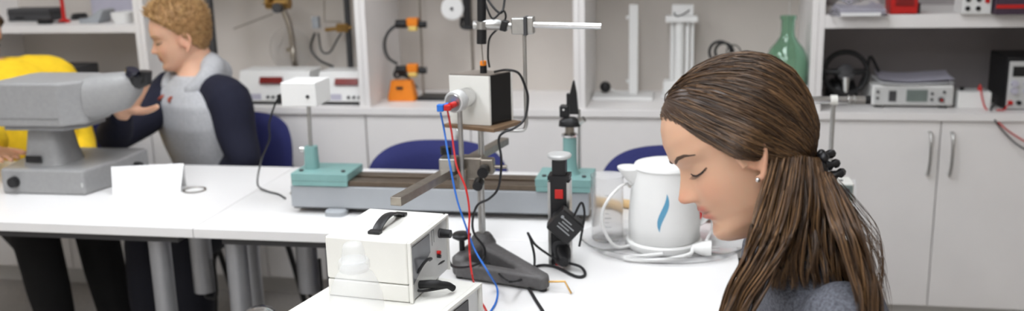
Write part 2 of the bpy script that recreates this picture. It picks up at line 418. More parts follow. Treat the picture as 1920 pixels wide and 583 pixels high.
c = sa(180, 42); r = thing('grey_wedge', c, 'sloping pale grey plastic holder on the upper shelf', 'holder')
T = Matrix.Translation(c+V((-.05, .05, .0003))) @ Matrix.Rotation(math.pi/2, 4, 'X')
MB().prism([(0, 0), (.085, 0), (.115, .05), (.1, .058), (.05, .026), (0, .02)], .09, T).build('body', M_benchg, r, bevel=.003)
MB().bb(c+V((-.045, -.042, .0206)), c+V((-.01, .0, .024))).build('pad', M_dgrey, r)
c = sa(237, 42); r = thing('white_tray', c, 'white moulded plastic tray beside the shelf upright', 'tray')
MB().loft([(c+V((0, 0, .0003)), (.034, 0, 0), (0, .05, 0)), (c+V((0, 0, .03)), (.042, 0, 0), (0, .06, 0)), (c+V((0, 0, .045)), (.042, 0, 0), (0, .06, 0)), (c+V((0, 0, .045)), (.037, 0, 0), (0, .054, 0)), (c+V((0, 0, .012)), (.032, 0, 0), (0, .047, 0))], 32, 4).build('body', M_wplas, r)
MB().box(c+V((0, 0, .022)), (.04, .05, .018)).build('insert', M_wplas, r, bevel=.004)
c = sa(207, 34); r = thing('document_box', c, 'lilac cardboard box behind the grey holder', 'box')
MB().box(c+V((0, .04, .06)), (.2, .04, .119)).build('body', M_lilac, r, bevel=.001); MB().box(c+V((0, .04, .1255)), (.204, .044, .011)).build('lid', M_lilac, r, bevel=.001)
# lower compartment, behind the yellow shirt
c = wt(108, 196); r = thing('power_supply', c, 'dark grey bench power supply behind the yellow shirt', 'instrument')
MB().box(c+V((0, .1, .08)), (.15, .2, .14)).build('case', M_dgrey, r, bevel=.006)
MB().box(c+V((0, -.003, .115)), (.1, .004, .04)).build('display', M_blk, r)
for k in (-1, 1): MB().cyl(c+V((.04*k, -.0005, .06)), c+V((.04*k, -.018, .06)), .012).build('knob', M_blk, r)
for k in (-1, 1): MB().bb(c+V((.06*k-.01, .02, 0)), c+V((.06*k+.01, .16, .01))).build('foot', M_blkr, r)

# --- second unit: two counters, clamp stand, glass disc
for px0, px1, py, lab, dpx in ((447, 594, 196, 'white digital counter with red display next to the grey pole', (487, 528, 146, 158)),
                               (596, 668, 197, 'white digital counter with red display beside the shelf upright', (628, 672, 149, 161))):
    a, b = wt(px0, py), wt(px1, py); b.y = a.y
    if px0 > 500: b.x = XS[2]-.03
    else: b.x = a.x+.30
    h = ony(px0+60, 128, a.y).z-WT if px0 < 500 else ony(px0+40, 130, a.y).z-WT
    r = thing('digital_counter', (a+b)/2+V((0, .1, 0)), lab, 'counter', 'white digital counters')
    z0, z1 = WT+.014, WT+h*.9
    MB().prism([(0, 0), (.012, (z1-z0)*.42), (.035, z1-z0), (.16, z1-z0), (.16, 0)], b.x-a.x, Matrix.Translation((a.x, a.y, z0)) @ Matrix(((0, 0, 1, 0), (1, 0, 0, 0), (0, 1, 0, 0), (0, 0, 0, 1)))).build('case', M_wplas, r, bevel=.004)
    MB().bb((a.x+.01, a.y+.012, WT+.0003), (b.x-.01, a.y+.155, z0-.0003)).build('base', M_blk, r)
    q0, q1 = ony(dpx[0], dpx[3], a.y+.012), ony(dpx[1], dpx[2], a.y+.012); q1.x = min(q1.x, b.x-.012)
    tl = .46
    d = MB(Matrix.Translation(((q0.x+q1.x)/2, a.y+.0205, (q0.z+q1.z)/2)) @ Matrix.Rotation(-tl, 4, 'X')).box((0, -.004, 0), (q1.x-q0.x, .012, q1.z-q0.z)).build('display', M_redd, r)
    MB().bb((a.x+.02, a.y+.0035, z0+.004), (a.x+.10, a.y+.0015, z0+.03)).build('label_plate', M_lilac, r)
    for k in range(3): MB().cyl((a.x+.13+.022*k, a.y+.006, z0+.018), (a.x+.13+.022*k, a.y-.004, z0+.018), .006, n=14).build('button', M_dgrey, r)
# grey pole standing at the back
c = wt(408, 192); r = thing('grey_pole', c, 'upright grey square pole on a flat foot behind the hooded sweatshirt', 'pole')
MB().bb(c+V((-.06, -.05, 0)), c+V((.06, .08, .01))).build('foot', M_dgrey, r, bevel=.002)
MB().bb(c+V((-.015, -.006, .0102)), c+V((.012, .02, .56))).build('column', M_dgrey, r, bevel=.002)
# stand with glass disc and brass head
Yd = 3.70
def pd(x, y, Y=Yd): return ony(x, y, Y)
Yd = 3.82
cb = V((pd(549, 150).x, Yd, WT+.0003))
r = thing('wheel_apparatus', cb, 'brass headed apparatus with a clear glass disc on a curved arm behind the counters', 'apparatus')
MB().lathe(cb, [(.055, 0), (.055, .008), (.05, .012)]).build('base', M_dgrey, r)
MB().tube(spline([cb+V((0, 0, .0122)), pd(552, 118), pd(549, 85), pd(543, 50), pd(531, 18)], 8), .012, 12).build('arm', M_steel, r)
q = pd(522, 8)
hd = MB().cyl(q+V((-.05, 0, .004)), q+V((.05, 0, .004)), .024, n=20).build('head', M_brass, r)
MB().cyl(q+V((-.066, 0, .012)), q+V((-.0505, 0, .012)), .017).build('end_cap', M_chrome, hd)
MB().cyl(q+V((.012, -.05, -.012)), q+V((.012, -.02, -.012)), .02).build('knob', M_dgrey, hd)
MB().cyl(q+V((-.028, -.05, .03)), q+V((-.028, -.01, .03)), .013).build('lens_tube', M_brass, hd)
MB().tube([pd(438, 54, Yd-.02), pd(512, 26, Yd-.02)], .003).build('pointer_rod', M_steel, r)
q = pd(545, 92, Yd+.03); MB().lathe(q, [(.095, -.003), (.095, .003)], axis=(0, 1, 0), n=48).build('disc', M_clear, r)
MB().cyl(q+V((0, -.03, 0)), q+V((0, .012, 0)), .01).build('hub', M_steel, r)
# clamp stand at the right of that unit
cb = V((pd(656, 100, 3.81).x, 3.81, WT+.0003)); r = thing('clamp_stand', cb, 'grey clamp stand with brass clamp behind the second counter', 'clamp stand')
MB().bb(cb+V((-.05, -.05, 0)), cb+V((.04, .06, .014))).build('base', M_dgrey, r, bevel=.003)
MB().cyl(cb+V((0, 0, .0142)), cb+V((0, 0, .62)), .013, n=16).build('rod', M_dgrey, r)
q = pd(638, 54, 3.80); cl = MB().cyl(q+V((-.066, 0, -.004)), q+V((.05, 0, .006)), .008).build('clamp', M_brass, r)
MB().box(q+V((.012, 0, .004)), (.05, .03, .035)).build('clamp_block', M_brass, cl, bevel=.003)
MB().box(pd(593, 42, 3.79), (.03, .03, .05)).build('bosshead', M_benchg, r, bevel=.004)
MB().tube([pd(608, 0, 3.8), pd(608, 40, 3.8), pd(640, 41, 3.8)], .003).build('hook_rod', M_steel, r)
MB().tube(spline([pd(590, 62, 3.79), pd(583, 90, 3.79), pd(598, 112, 3.78), pd(625, 125, 3.76)], 8), .005).build('cable', M_cable, r)
MB().tube(spline([pd(597, 62, 3.79), pd(603, 95, 3.79), pd(618, 98, 3.79), pd(632, 75, 3.79), pd(640, 62, 3.79)], 8), .004).build('cable', M_cable, r)

# --- third unit: photogate stand, orange box, pulley stand
cb = wt(808, 184); Yp = cb.y
def pp(x, y, o=0): return ony(x, y, Yp+o)
rod = V((pp(791, 100).x, Yp, WT))
r = thing('photogate_stand', rod, 'thin rod stand carrying two orange and black photogates', 'stand')
MB().bb((rod.x-.012, Yp-.06, WT+.0003), (rod.x+.1, Yp+.05, WT+.014)).build('base', M_blk, r, bevel=.003)
MB().cyl(V((rod.x, Yp, WT+.0145)), V((rod.x, Yp, 1.3)), .0045).build('rod', M_steel, r)
for y0 in (45, 131):
    q = pp(773, y0, -.02)
    g = MB().cyl(pp(743, y0, -.02), pp(762, y0, -.02), .017, n=16).build('photogate', M_blk, r)
    MB().box(pp(774, y0-4, -.02), (.045, .035, .034)).build('orange_body', M_org, g, bevel=.005)
    MB().box(pp(775, y0+8, -.022), (.034, .034, .02)).build('yellow_window', M_yel, g, bevel=.004)
    MB().cyl(pp(785, y0+1, -.02), pp(800, y0+1, -.015), .013, n=16).build('clamp_screw', M_blk, g)
MB().tube(spline([pp(745, 45, -.02), pp(727, 62, -.03), pp(721, 85, -.03), pp(728, 108, -.03), pp(745, 120, -.02)], 8), .006).build('cable', M_dgrey, r)
b = MB()
for k in range(4): b.tube(spline([pp(742, 130, -.0), pp(741-k, 134+2*k, .01), pp(744, 146, .01), pp(755, 142-3*k, .01), pp(770, 150, .01), pp(783, 165, .01)], 6), .0035)
b.build('cable_bundle', M_dgrey, r)
c = wt(752, 190); k = 1/pxm(c)
r = thing('orange_interface_box', c, 'small orange box with sloping sides on the worktop', 'box')
MB().loft([(c+V((0, .03, 0)), (27*k, 0, 0), (0, .03, 0)), (c+V((0, .03, 8*k)), (27*k, 0, 0), (0, .03, 0)), (c+V((0, .03, 38*k)), (20*k, 0, 0), (0, .022, 0))], 32, 8).build('case', M_org, r)
MB(Matrix.Translation(c+V((-.004, .0005, 25*k))) @ Matrix.Rotation(-.14, 4, 'X')).box((0, 0, 0), (.026, .004, .01)).build('label_plate', M_blk, r)
cb = V((pp(885, 60, .02).x, Yp+.02, WT)); r = thing('pulley_stand', cb, 'grey rod stand with black clamp and white pulley disc', 'stand')
MB().bb(cb+V((-.05, -.05, .0003)), cb+V((.05, .06, .012))).build('base', M_blk, r, bevel=.003)
MB().cyl(cb+V((0, 0, .0122)), cb+V((0, 0, .5)), .006).build('rod', M_steel, r)
q = pp(848, 16, -.03); MB().lathe(q, [(.043, -.006), (.045, -.003), (.041, 0), (.045, .003), (.043, .006)], axis=(0, 1, 0), n=40).build('pulley', M_wplas, r)
MB().cyl(q+V((0, -.012, 0)), q+V((0, .0, 0)), .006).build('axle', M_dgrey, r)
cl = MB().box(pp(876, 22, -.005), (.03, .03, .13)).build('clamp', M_blk, r, bevel=.005)
MB().tube(spline([pp(866, 32, -.02), pp(866, 50, -.02), pp(885, 52, -.02), pp(890, 40, -.02)], 5), .007).build('clamp_hook', M_blk, cl)
MB().cyl(pp(848, 16, -.02), pp(872, 14, -.02), .005).build('clamp_arm', M_blk, cl)

# --- fourth unit: white column apparatus, second column, cable coil, green bottle
a, b_, = wt(1106, 196), wt(1222, 197)
c = V((wt(1188, 183).x, wt(1188, 183).y, WT+.0003)); k = 1/pxm(c)
r = thing('column_apparatus', c, 'white apparatus with one plain upright column on a flat base board', 'apparatus')
MB().bb((a.x, c.y-.075, WT+.0003), (b_.x, c.y+.08, WT+.014)).build('base_board', M_wplas, r, bevel=.003)
col = MB().bb((c.x-9*k, c.y-.015, WT+.0145), (c.x+8*k, c.y+.015, ony(1190, 8, c.y).z)).build('column', M_wplas, r, bevel=.004)
for yy in (33, 152): MB().cyl(ony(1174, yy, c.y), ony(1183, yy, c.y), .007, n=12).build('peg', M_wplas, col)
q = wt(1132, 186)
MB().ball((q.x, c.y+.03, WT+.015+.0225), .0225, 20).build('ball', M_blk, r, label='black rubber ball')
MB().tube(spline([(q.x+.02, c.y+.03, WT+.03), (q.x+.05, c.y+.02, WT+.02), (q.x+.09, c.y+.02, WT+.018)], 5), .003).build('hose', M_wplas, r)
c = wt(1276, 180); k = 1/pxm(c); cz = lambda y: ony(1276, y, c.y).z
r = thing('twin_column_apparatus', c, 'white apparatus with paired tubes between two plates next to the woman\'s forehead hair'.replace("the woman's forehead hair", 'the long-haired person'), 'apparatus')
MB().bb(c+V((-36*k, -.06, .0)), c+V((34*k, .08, .014))).build('base_board', M_wplas, r, bevel=.003)
MB().bb((c.x-32*k, c.y-.035, WT+.0145), (c.x+30*k, c.y+.035, cz(150))).build('lower_block', M_wplas, r, bevel=.004)
for dx, rr in ((-17, 3.5), (-4, 9), (11, 4), (20, 3)): MB().cyl((c.x+dx*k, c.y, cz(150)+.0003), (c.x+dx*k, c.y, cz(41)), rr*k, n=20).build('tube', M_wplas, r)
MB().bb((c.x-29*k, c.y-.03, cz(40.5)), (c.x+29*k, c.y+.03, cz(29))).build('plate', M_wplas, r, bevel=.002)
MB().bb((c.x-18*k, c.y-.02, cz(28.5)), (c.x+21*k, c.y+.02, cz(8))).build('top_block', M_wplas, r, bevel=.002)
MB().tube(spline([(c.x-14*k, c.y-.022, cz(22)), (c.x-10*k, c.y-.03, cz(29)), (c.x+2*k, c.y-.03, cz(26)), (c.x+14*k, c.y-.022, cz(18))], 6), .0022).build('wire', M_cable, r)
c = wt(1352, 186); k = 1/pxm(c)
r = thing('coiled_cable_box', c, 'white rounded device topped with a coil of black cable', 'device')
MB().loft([(c+V((0, 0, 0)), (.066, 0, 0), (0, .06, 0)), (c+V((0, 0, .07)), (.07, 0, 0), (0, .065, 0)), (c+V((0, 0, .12)), (.07, 0, 0), (0, .06, 0)), (c+V((0, 0, .135)), (.04, 0, 0), (0, .03, 0))], 32, 2.6).build('body', M_wplas, r)
b = MB()
for j, (x, rr) in enumerate(((1350, 20), (1358, 17), (1376, 13))):
    q = ony(x, 98, c.y); b.torus(q+V((0, .01*j, 0)), rr*k, .0055 if j < 2 else .0025, axis=(.3, 1, .1*j), n=30, m=8)
b.build('cable_coil', M_cable, r)
Yg = 3.53; c = ony(1473, 158, Yg); k = 1/pxm(c)
r = thing('cardboard_box', (c.x, Yg+.05, WT), 'low white carton under the green glass bottle', 'box')
MB().bb((c.x-.085, Yg-.05, WT+.0003), (c.x+.07, Yg+.12, c.z-.004)).build('body', M_wplas, r, bevel=.001); MB().bb((c.x-.087, Yg-.052, c.z-.0038), (c.x+.072, Yg+.122, c.z-.0003)).build('lid', M_wplas, r)
cz = lambda y: ony(1478, y, c.y).z-c.z
r = thing('glass_bottle', c, 'large green glass carboy bottle with narrow neck', 'bottle')
pr_ = [(.001, .002), (36*k, .002), (38.5*k, .008), (38.5*k, cz(118)), (36.5*k, cz(104)), (30*k, cz(90)), (20*k, cz(78)), (14*k, cz(68)), (12.5*k, cz(58)), (12.5*k, cz(38)), (15*k, cz(36)), (15*k, cz(29))]
inn = [(max(.0005, x-.004), z if 0 < i_ < 11 else z+.004*(i_ == 0)) for i_, (x, z) in enumerate(pr_)]
inn = [(x, max(z, .007)) for x, z in inn]
MB().lathe(c, pr_+inn[::-1], n=48, caps=True).build('glass', M_green, r)
MB().tube([c+V((.004, 0, .1)), c+V((.004, 0, cz(30))), c+V((.003, 0, cz(2)))], .0035, 10).build('glass_tube', M_glass, r)

# --- right unit, top shelf
def se(px, py=33): return onz(px, py, SE+.0003)
c = se(1613, 30); r = thing('plastic_package', c, 'crumpled clear plastic package on the upper shelf', 'package')
n = 14; vs_ = []; fs = []
for i in range(n+1):
    for j in range(n+1):
        u_, v_ = i/n*2-1, j/n*2-1; e = (1-u_**4)*(1-v_**4)
        vs_.append(c+V((u_*.094, .06+v_*.07, .0005+max(0, e)*(.055+.022*math.sin(5*u_+3*v_)*math.cos(4*v_)+random.uniform(-.006, .006)))))
for i in range(n):
    for j in range(n): q = i*(n+1)+j; fs.append((q, q+1, q+n+2, q+n+1))
m0 = len(vs_); vs_ += [V((p.x, p.y, SE+.0003)) for p in vs_]; fs += [[x+m0 for x in f][::-1] for f in fs]
MB().add(vs_, fs).build('film', M_clear, r); MB().box(c+V((.01, .06, .012)), (.15, .09, .02)).build('contents', M_lilac, r, bevel=.003)
MB().box(c+V((.0, -.004, .006)), (.13, .012, .01)).build('white_card', M_paper, r)
c = se(1695, 27); r = thing('red_case', c, 'red plastic tool case standing on the upper shelf', 'case')
MB().box(c+V((0, .05, .05)), (.09, .1, .099)).build('body', M_red, r, bevel=.006); MB().box(c+V((0, -.002, .05)), (.06, .006, .04)).build('panel', mat('dark red', (130, 24, 22), .5), r, bevel=.002)
MB().box(c+V((.049, .02, .02)), (.008, .03, .036)).build('latch', M_blk, r)
c = se(1830, 27); r = thing('socket_box', c, 'small white box with dark socket holes on the upper shelf', 'box')
MB().box(c+V((0, .05, .04)), (.094, .1, .079)).build('body', M_wplas, r, bevel=.003)
for k, (dx, dz, mm) in enumerate(((-.028, .05, M_blk), (-.028, .02, M_blk), (.005, .05, M_blk), (.005, .02, M_blk), (.032, .045, M_red))): MB().cyl(c+V((dx, .002, dz)), c+V((dx, -.004, dz)), .008, n=14).build('socket', mm, r)
c = se(1906, 28); r = thing('dark_red_box', c, 'dark purple box with a red stripe on the upper shelf', 'box')
MB().box(c+V((.02, .06, .05)), (.17, .12, .099)).build('body', mat('dark purple card', (66, 50, 66), .6), r, bevel=.002); MB().box(c+V((.02, -.001, .028)), (.171, .003, .012)).build('stripe', M_red, r)
# --- right unit, on the worktop
c = wt(1580, 194); k = 1/pxm(c); cz = lambda y: ony(1584, y, c.y).z
r = thing('steering_wheel_controller', c, 'black game steering wheel controller on its column', 'steering wheel')
hub = V((c.x, c.y-.03, cz(134)))
ax = V((.0, -1, .32)).normalized()
MB().torus(hub, 38.5*k, 4.6*k, axis=ax, n=44, m=12).build('rim', M_blkr, r)
h = MB().lathe(hub, [(.012, .012), (.03, .008), (.033, -.004), (.03, -.02)], axis=ax, n=28).build('hub', M_dgrey, r)
for dx, dz in ((-1, .06), (1, .06), (0, -1)):
    d = (V((1, 0, 0))*dx+ax.cross(V((1, 0, 0)))*dz).normalized() if True else 0
    MB().tube([hub+d*.02, hub+d*(38*k)], [.014, .009], 8).build('spoke', M_blk if dx else M_alu, r)
MB().tube([hub-ax*.01, hub-ax*.07, V((c.x, c.y+.06, WT+.08))], .03, 14).build('column', M_blk, r)
MB().loft([(V((c.x, c.y+.05, WT+.0005)), (.06, 0, 0), (0, .07, 0)), (V((c.x, c.y+.05, WT+.05)), (.055, 0, 0), (0, .06, 0)), (V((c.x, c.y+.055, WT+.085)), (.04, 0, 0), (0, .035, 0))], 28, 3).build('base', M_blk, r)
MB().tube(spline([V((c.x+.06, c.y+.05, WT+.04)), ony(1626, 128, c.y+.05), ony(1632, 106, c.y+.05), ony(1648, 134, c.y+.05)], 6), .006).build('gear_lever', M_blk, r)
c = wt(1709, 203); k = 1/pxm(c); W = 72*k; h = ony(1706, 160, c.y).z-WT
r = thing('signal_generator', c, 'white bench instrument with grey screen under a pile of papers', 'instrument')
MB().bb((c.x-W, c.y, WT+.01), (c.x+W, c.y+.22, WT+h)).build('case', M_wplas, r, bevel=.006)
fp = MB().bb((c.x-W+.008, c.y-.003, WT+.016), (c.x+W-.008, c.y-.0003, WT+h-.007)).build('front_panel', M_panel, r, bevel=.001)
zz = lambda y: ony(1706, y, c.y).z
MB().bb((c.x-11*k, c.y-.006, zz(190)), (c.x+26*k, c.y-.0032, zz(168))).build('screen', M_lcd, fp)
MB().bb((c.x-42*k, c.y-.006, zz(190)), (c.x-29*k, c.y-.0032, zz(170))).build('display', M_dgrey, fp)
for x, y in ((-62, 172), (-62, 184), (34, 175), (34, 186), (55, 172)): MB().cyl((c.x+x*k, c.y-.003, zz(y)), (c.x+x*k, c.y-.009, zz(y)), .005, n=12).build('button', M_dgrey, fp)
MB().cyl((c.x+50*k, c.y-.003, zz(186)), (c.x+50*k, c.y-.016, zz(186)), .009, n=16).build('knob', M_dgrey, fp)
MB().cyl((c.x+50*k, c.y-.0165, zz(186)), (c.x+50*k, c.y-.018, zz(186)), .004, n=12).build('knob_cap', M_red, fp)
for sx in (-1, 1): MB().bb((c.x+sx*(W-.03)-.012, c.y+.01, WT+.0003), (c.x+sx*(W-.03)+.012, c.y+.2, WT+.0098)).build('foot', M_blkr, r)
n = 10
for s, (dx, dy, a, mm, lab, wv) in enumerate(((.01, .08, .04, M_paper, 'lowest sheet of the curled papers lying on the white instrument', .008), (.02, .1, -.06, M_lilac, 'topmost curled lilac sheet lying on the white instrument', .016))):
    vs_ = []; fs = []; R_ = rotz(a, (c.x+dx, c.y+dy, WT+h+.0005+.006*s))
    for zt in (0, .002):
        for i in range(n+1):
            for j in range(n+1):
                u_, v_ = i/n*2-1, j/n*2-1; vs_.append(R_ @ V((u_*.125, v_*.085, zt+wv*(u_*u_*.6+.55*max(0, v_)**2+.2*math.sin(3*u_)+.2))))
    N = (n+1)**2
    for i in range(n):
        for j in range(n): q = i*(n+1)+j; fs += [(q, q+1, q+n+2, q+n+1), (q+N, q+N+n+1, q+N+n+2, q+N+1)]
    tag(MB().add(vs_, fs).build('paper_sheet', mm), lab, 'paper', 'papers on the white instrument')
c = wt(1826, 204); k = 1/pxm(c); h = ony(1826, 173, c.y).z-WT
r = thing('connection_box', c, 'small plain white box with red leads on the worktop', 'box')
MB().bb(c+V((-29*k, 0, .0003)), c+V((29*k, .07, h))).build('body', M_wplas, r, bevel=.003)
MB().bb(c+V((-26*k, .004, h+.0002)), c+V((26*k, .066, h+.004))).build('lid', M_panel, r, bevel=.001)
MB().cyl(c+V((-.04, .02, h+.004)), c+V((-.04, .02, h+.016)), .008, n=14).build('terminal', M_blk, r)
MB().cyl(c+V((.02, .02, h+.004)), c+V((.02, .02, h+.016)), .008, n=14).build('terminal', M_red, r)
def q_(x, y, o): return ony(x, y, c.y+o)
MB().tube(spline([c+V((.02, .02, h+.014)), q_(1838, 160, .01), q_(1842, 185, -.012), q_(1850, 206, -.02), V((q_(1862, 225, 0).x, YF-.022, q_(1862, 225, 0).z)), V((q_(1880, 248, 0).x, YF-.022, ony(1880, 248, YF).z)), V((q_(1922, 274, 0).x, YF-.022, ony(1922, 274, YF).z))], 6), .0028).build('red_lead', M_red, r)
MB().tube(spline([c+V((.04, .03, h+.005)), q_(1870, 186, -.01), q_(1858, 205, -.03), V((ony(1866, 230, YF).x, YF-.027, ony(1866, 230, YF).z)), V((ony(1895, 262, YF).x, YF-.027, ony(1895, 262, YF).z)), V((ony(1922, 280, YF).x, YF-.027, ony(1922, 280, YF).z))], 6), .0028).build('black_lead', M_cable, r)
c = wt(1920, 206); k = 1/pxm(c); zz = lambda y: ony(1905, y, c.y).z; xx = lambda x: ony(x, 160, c.y).x
r = thing('bench_meter', c, 'tall black cased meter with pale front beside the small white box', 'meter')
MB().bb((xx(1885), c.y, WT+.0003), (xx(1975), c.y+.2, zz(107))).build('case', M_blk, r, bevel=.006)
fp = MB().bb((xx(1889), c.y-.004, WT+.004), (xx(1971), c.y-.0003, zz(115))).build('front_panel', M_panel, r, bevel=.002)
MB().bb((xx(1896), c.y-.007, zz(143)), (xx(1964), c.y-.0042, zz(124))).build('display', M_blk, fp)
for x in (1901, 1925, 1950):
    for y in (156, 170): MB().cyl((xx(x), c.y-.004, zz(y)), (xx(x), c.y-.016, zz(y)), .011, n=16).build('knob', M_lilac, fp)
for x, m_ in ((1896, M_red), (1912, M_blk), (1940, M_red)): MB().cyl((xx(x), c.y-.004, zz(192)), (xx(x), c.y-.014, zz(192)), .008, n=14).build('terminal', m_, fp)
MB().tube(spline([(xx(1896), c.y-.014, zz(192)), (xx(1885), c.y-.035, zz(196)), (xx(1880), c.y-.04, zz(202)), (xx(1868), c.y-.03, WT+.004)], 6), .0028).build('red_lead', M_red, r)
# ================================================================ optical bench
BY = 2.272; bx0, bx1 = ony(546, 375, BY).x, ony(1104, 385, BY).x
r = thing('optical_bench', ((bx0+bx1)/2, BY+.05, TZ), 'long grey optical bench with bronzed steel rail on the table', 'optical bench')
MB().bb((bx0, BY, .757), (bx1, BY+.115, .8155)).build('body', M_benchg, r, bevel=.003)
MB().bb((bx0+.004, BY+.006, .757), (bx1-.004, BY+.11, .7525)).build('underside_shade', M_dgrey, r)  # dark strip standing in for the shadow under the bench
rl = MB().bb((bx0+.002, BY+.004, .8158), (bx1-.002, BY+.045, .83)).bb((bx0+.002, BY+.07, .8158), (bx1-.002, BY+.111, .83)).build('rail', M_rail, r, bevel=.0015)
MB().bb((bx0+.002, BY+.0452, .8158), (bx1-.002, BY+.0698, .822)).build('groove', M_rail, rl)
for px in (624, 1060):
    q = ony(px, 410, BY-.03).x
    for yy in (BY+.004, BY+.11):
        MB().loft([((q, yy, TZ), (.028, 0, 0), (0, .03, 0)), ((q, yy, .752), (.028, 0, 0), (0, .03, 0)), ((q, yy, .7565), (.022, 0, 0), (0, .024, 0))], 24, 4).build('foot', M_benchg, r)
def carriage(px0, px1, ptop, post, label, name):
    a, b = ony(px0, 347, BY-.006), ony(px1, 347, BY-.006); cx = ony(post, 320, BY+.055).x
    r = thing(name, (cx, BY+.055, .8303), label, 'carriage')
    MB().bb((a.x, BY-.006, .8303), (b.x, BY+.117, .851)).build('base', M_teal, r, bevel=.002)
    MB().bb((a.x+.002, BY-.005, .8175), (b.x-.002, BY-.0005, .8302)).build('front_lip', M_teal, r)
    for sx in (.02, (b.x-a.x)-.02): MB().cyl((a.x+sx, BY+.02, .8512), (a.x+sx, BY+.02, .855), .0055, n=14).build('screw', M_dgrey, r)
    return r, cx
r, cx = carriage(546, 652, 272, 586, 'teal carriage with white sensor box on a thin rod', 'sensor_carriage')
Yc = BY+.055; z_ = lambda px, y: ony(px, y, Yc).z
MB().loft([((cx, Yc, .8513), (.018, 0, 0), (0, .018, 0)), ((cx, Yc, z_(586, 274)), (.016, 0, 0), (0, .016, 0))], 24, 4).build('post', M_teal, r)
MB().cyl((cx-.017, Yc, z_(586, 280)), (cx-.03, Yc, z_(586, 280)), .007).build('clamp_screw', M_alu, r)
MB().cyl((cx, Yc, z_(586, 274)+.0003), (ony(579, 200, Yc).x, Yc, z_(579, 199)), .0055, n=14).build('rod', M_alu, r)
q0, q1 = ony(534, 197, Yc), ony(596, 153, Yc)
hb = MB().bb((q0.x, Yc-.02, q0.z), (q1.x, Yc+.085, q1.z)).build('sensor_box', M_wplas, r, bevel=.003)
MB().cyl(ony(577, 181, Yc-.0203), ony(577, 181, Yc-.0203)+V((0, -.004, 0)), .0045).build('screw', M_dgrey, hb)
MB().bb((q0.x-.034, Yc+.03, q0.z+.004), (q0.x-.0005, Yc+.06, q0.z+.022)).build('plug', M_blk, r)
cs = V((q0.x-.033, Yc+.045, q0.z+.01)); fl = [(505, 230), (505, 262), (490, 300), (480, 335)]
MB().tube(spline([cs, cs+V((-.012, 0, -.01))]+[ony(x, y, Yc+.03) for x, y in fl[:3]]+[onz(483, 345, TZ+.02), onz(500, 358, TZ+.0035), onz(522, 364, TZ+.0035), onz(535, 372, TZ+.0035)], 8), .0026).build('cable', M_cable, r)
r, cx = carriage(1003, 1108, 255, 1069, 'teal carriage with spring post and black clip holder', 'holder_carriage')
MB().lathe((cx, Yc, .8513), [(.026, 0), (.02, .008), (.0175, .03), (.0175, z_(1068, 257)-.8513)], n=28).build('post', M_teal, r)
zt = z_(1068, 256)
MB().lathe((cx, Yc, zt), [(.02, .0003), (.021, .006), (.014, .01)], n=24).build('collar', M_chrome, r)
z2 = z_(1068, 236); b = MB(); n = 70
b.tube([(cx+.0095*math.cos(i*.63), Yc+.0095*math.sin(i*.63), zt+.0102+(z2-zt-.0102)*i/n) for i in range(n+1)], .0022, 6); b.build('spring', M_steel, r)
MB().cyl((cx, Yc, zt+.0102), (cx, Yc, z2), .0065).build('spindle', M_steel, r)
MB().loft([((cx, Yc, z2+.0003), (.028, 0, 0), (0, .02, 0)), ((cx, Yc, z_(1068, 226)), (.026, 0, 0), (0, .02, 0)), ((cx, Yc, z_(1068, 220)), (.014, 0, 0), (0, .014, 0))], 24, 2.6).build('table_plate', M_blk, r)
q = ony(1059, 208, Yc); bl = MB().box(q, (.024, .028, .03)).build('clip_block', M_blk, r, bevel=.003)
MB().cyl(q+V((-.001, -.0142, .006)), q+V((-.001, -.017, .006)), .003).build('screw', M_chrome, bl)
MB().prism([(0, 0), (.022, 0), (.018, .055), (.012, .085), (.009, .085), (.0, .05)], .012, Matrix.Translation(ony(1069, 213, Yc)) @ Matrix.Rotation(math.pi/2, 4, 'X')).build('blade', M_blk, r, bevel=.002)
MB().box(ony(1067, 186, Yc-.006), (.012, .014, .03)).build('clip', M_blk, r, bevel=.002)
MB().cyl(ony(1082, 226, Yc)+V((0, 0, -.008)), ony(1082, 222, Yc)+V((.018, -.006, 0)), .008).build('knurled_screw', M_alu, r)
MB().cyl(ony(1086, 330, Yc+.05), ony(1086, 205, Yc+.05), .0035).build('thin_rod', M_alu, r)

# ================================================================ grey measuring microscope
A, B, C_ = onz(6, 363, TZ), onz(160, 367, TZ), onz(242, 312, TZ)
mh = ony(160, 320, B.y).z
ang = math.atan2(B.y-A.y, B.x-A.x); Wm = (B-A).length; Dm = .30
T = rotz(ang, (A.x, A.y, TZ))
r = thing('measuring_microscope', T @ V((Wm/2, .15, 0)), 'large grey measuring microscope with horizontal tubes on a slab base', 'microscope')
H_ = mh-TZ
bs = MB(T).prism([(0, 0), (Wm, 0), (Wm+.03, .13), (Wm+.03, Dm), (-.03, Dm), (-.03, .13)], H_).build('base', M_mic, r, bevel=.008, seg=3)
k = MB(T).cyl((.045, -.0003, H_*.5), (.045, -.016, H_*.5), .017, .015).build('focus_knob', M_blk, bs)
MB(T).box((Wm-.006, .0, H_*.42), (.004, .002, .012)).build('index_mark', M_panel, bs)
MB(T).cyl((Wm+.0305, .22, H_*.45), (Wm+.05, .22, H_*.45), .014).build('side_knob', M_blk, bs)
pc = ony(100, 300, A.y+.1).x
def LT(x): return (T.inverted() @ V((x, A.y+.1, .9))).x
pxl, pxr = LT(ony(62, 312, A.y+.1).x), LT(ony(138, 312, A.y+.1).x); cxm = (pxl+pxr)/2
zt = ony(100, 238, A.y+.1).z-TZ
pil = MB(T).loft([((cxm, .11, H_+.0003), ((pxr-pxl)/2, 0, 0), (0, .07, 0)), ((cxm, .11, H_+(zt-H_)*.3), ((pxr-pxl)*.44, 0, 0), (0, .062, 0)), ((cxm, .11, zt+.006), ((pxr-pxl)*.35, 0, 0), (0, .05, 0))], 28, 5).build('pillar', M_mic, r)
MB(T).box((cxm-.015, .037, H_+.022), (.05, .004, .02)).build('name_plate', M_blk, pil)
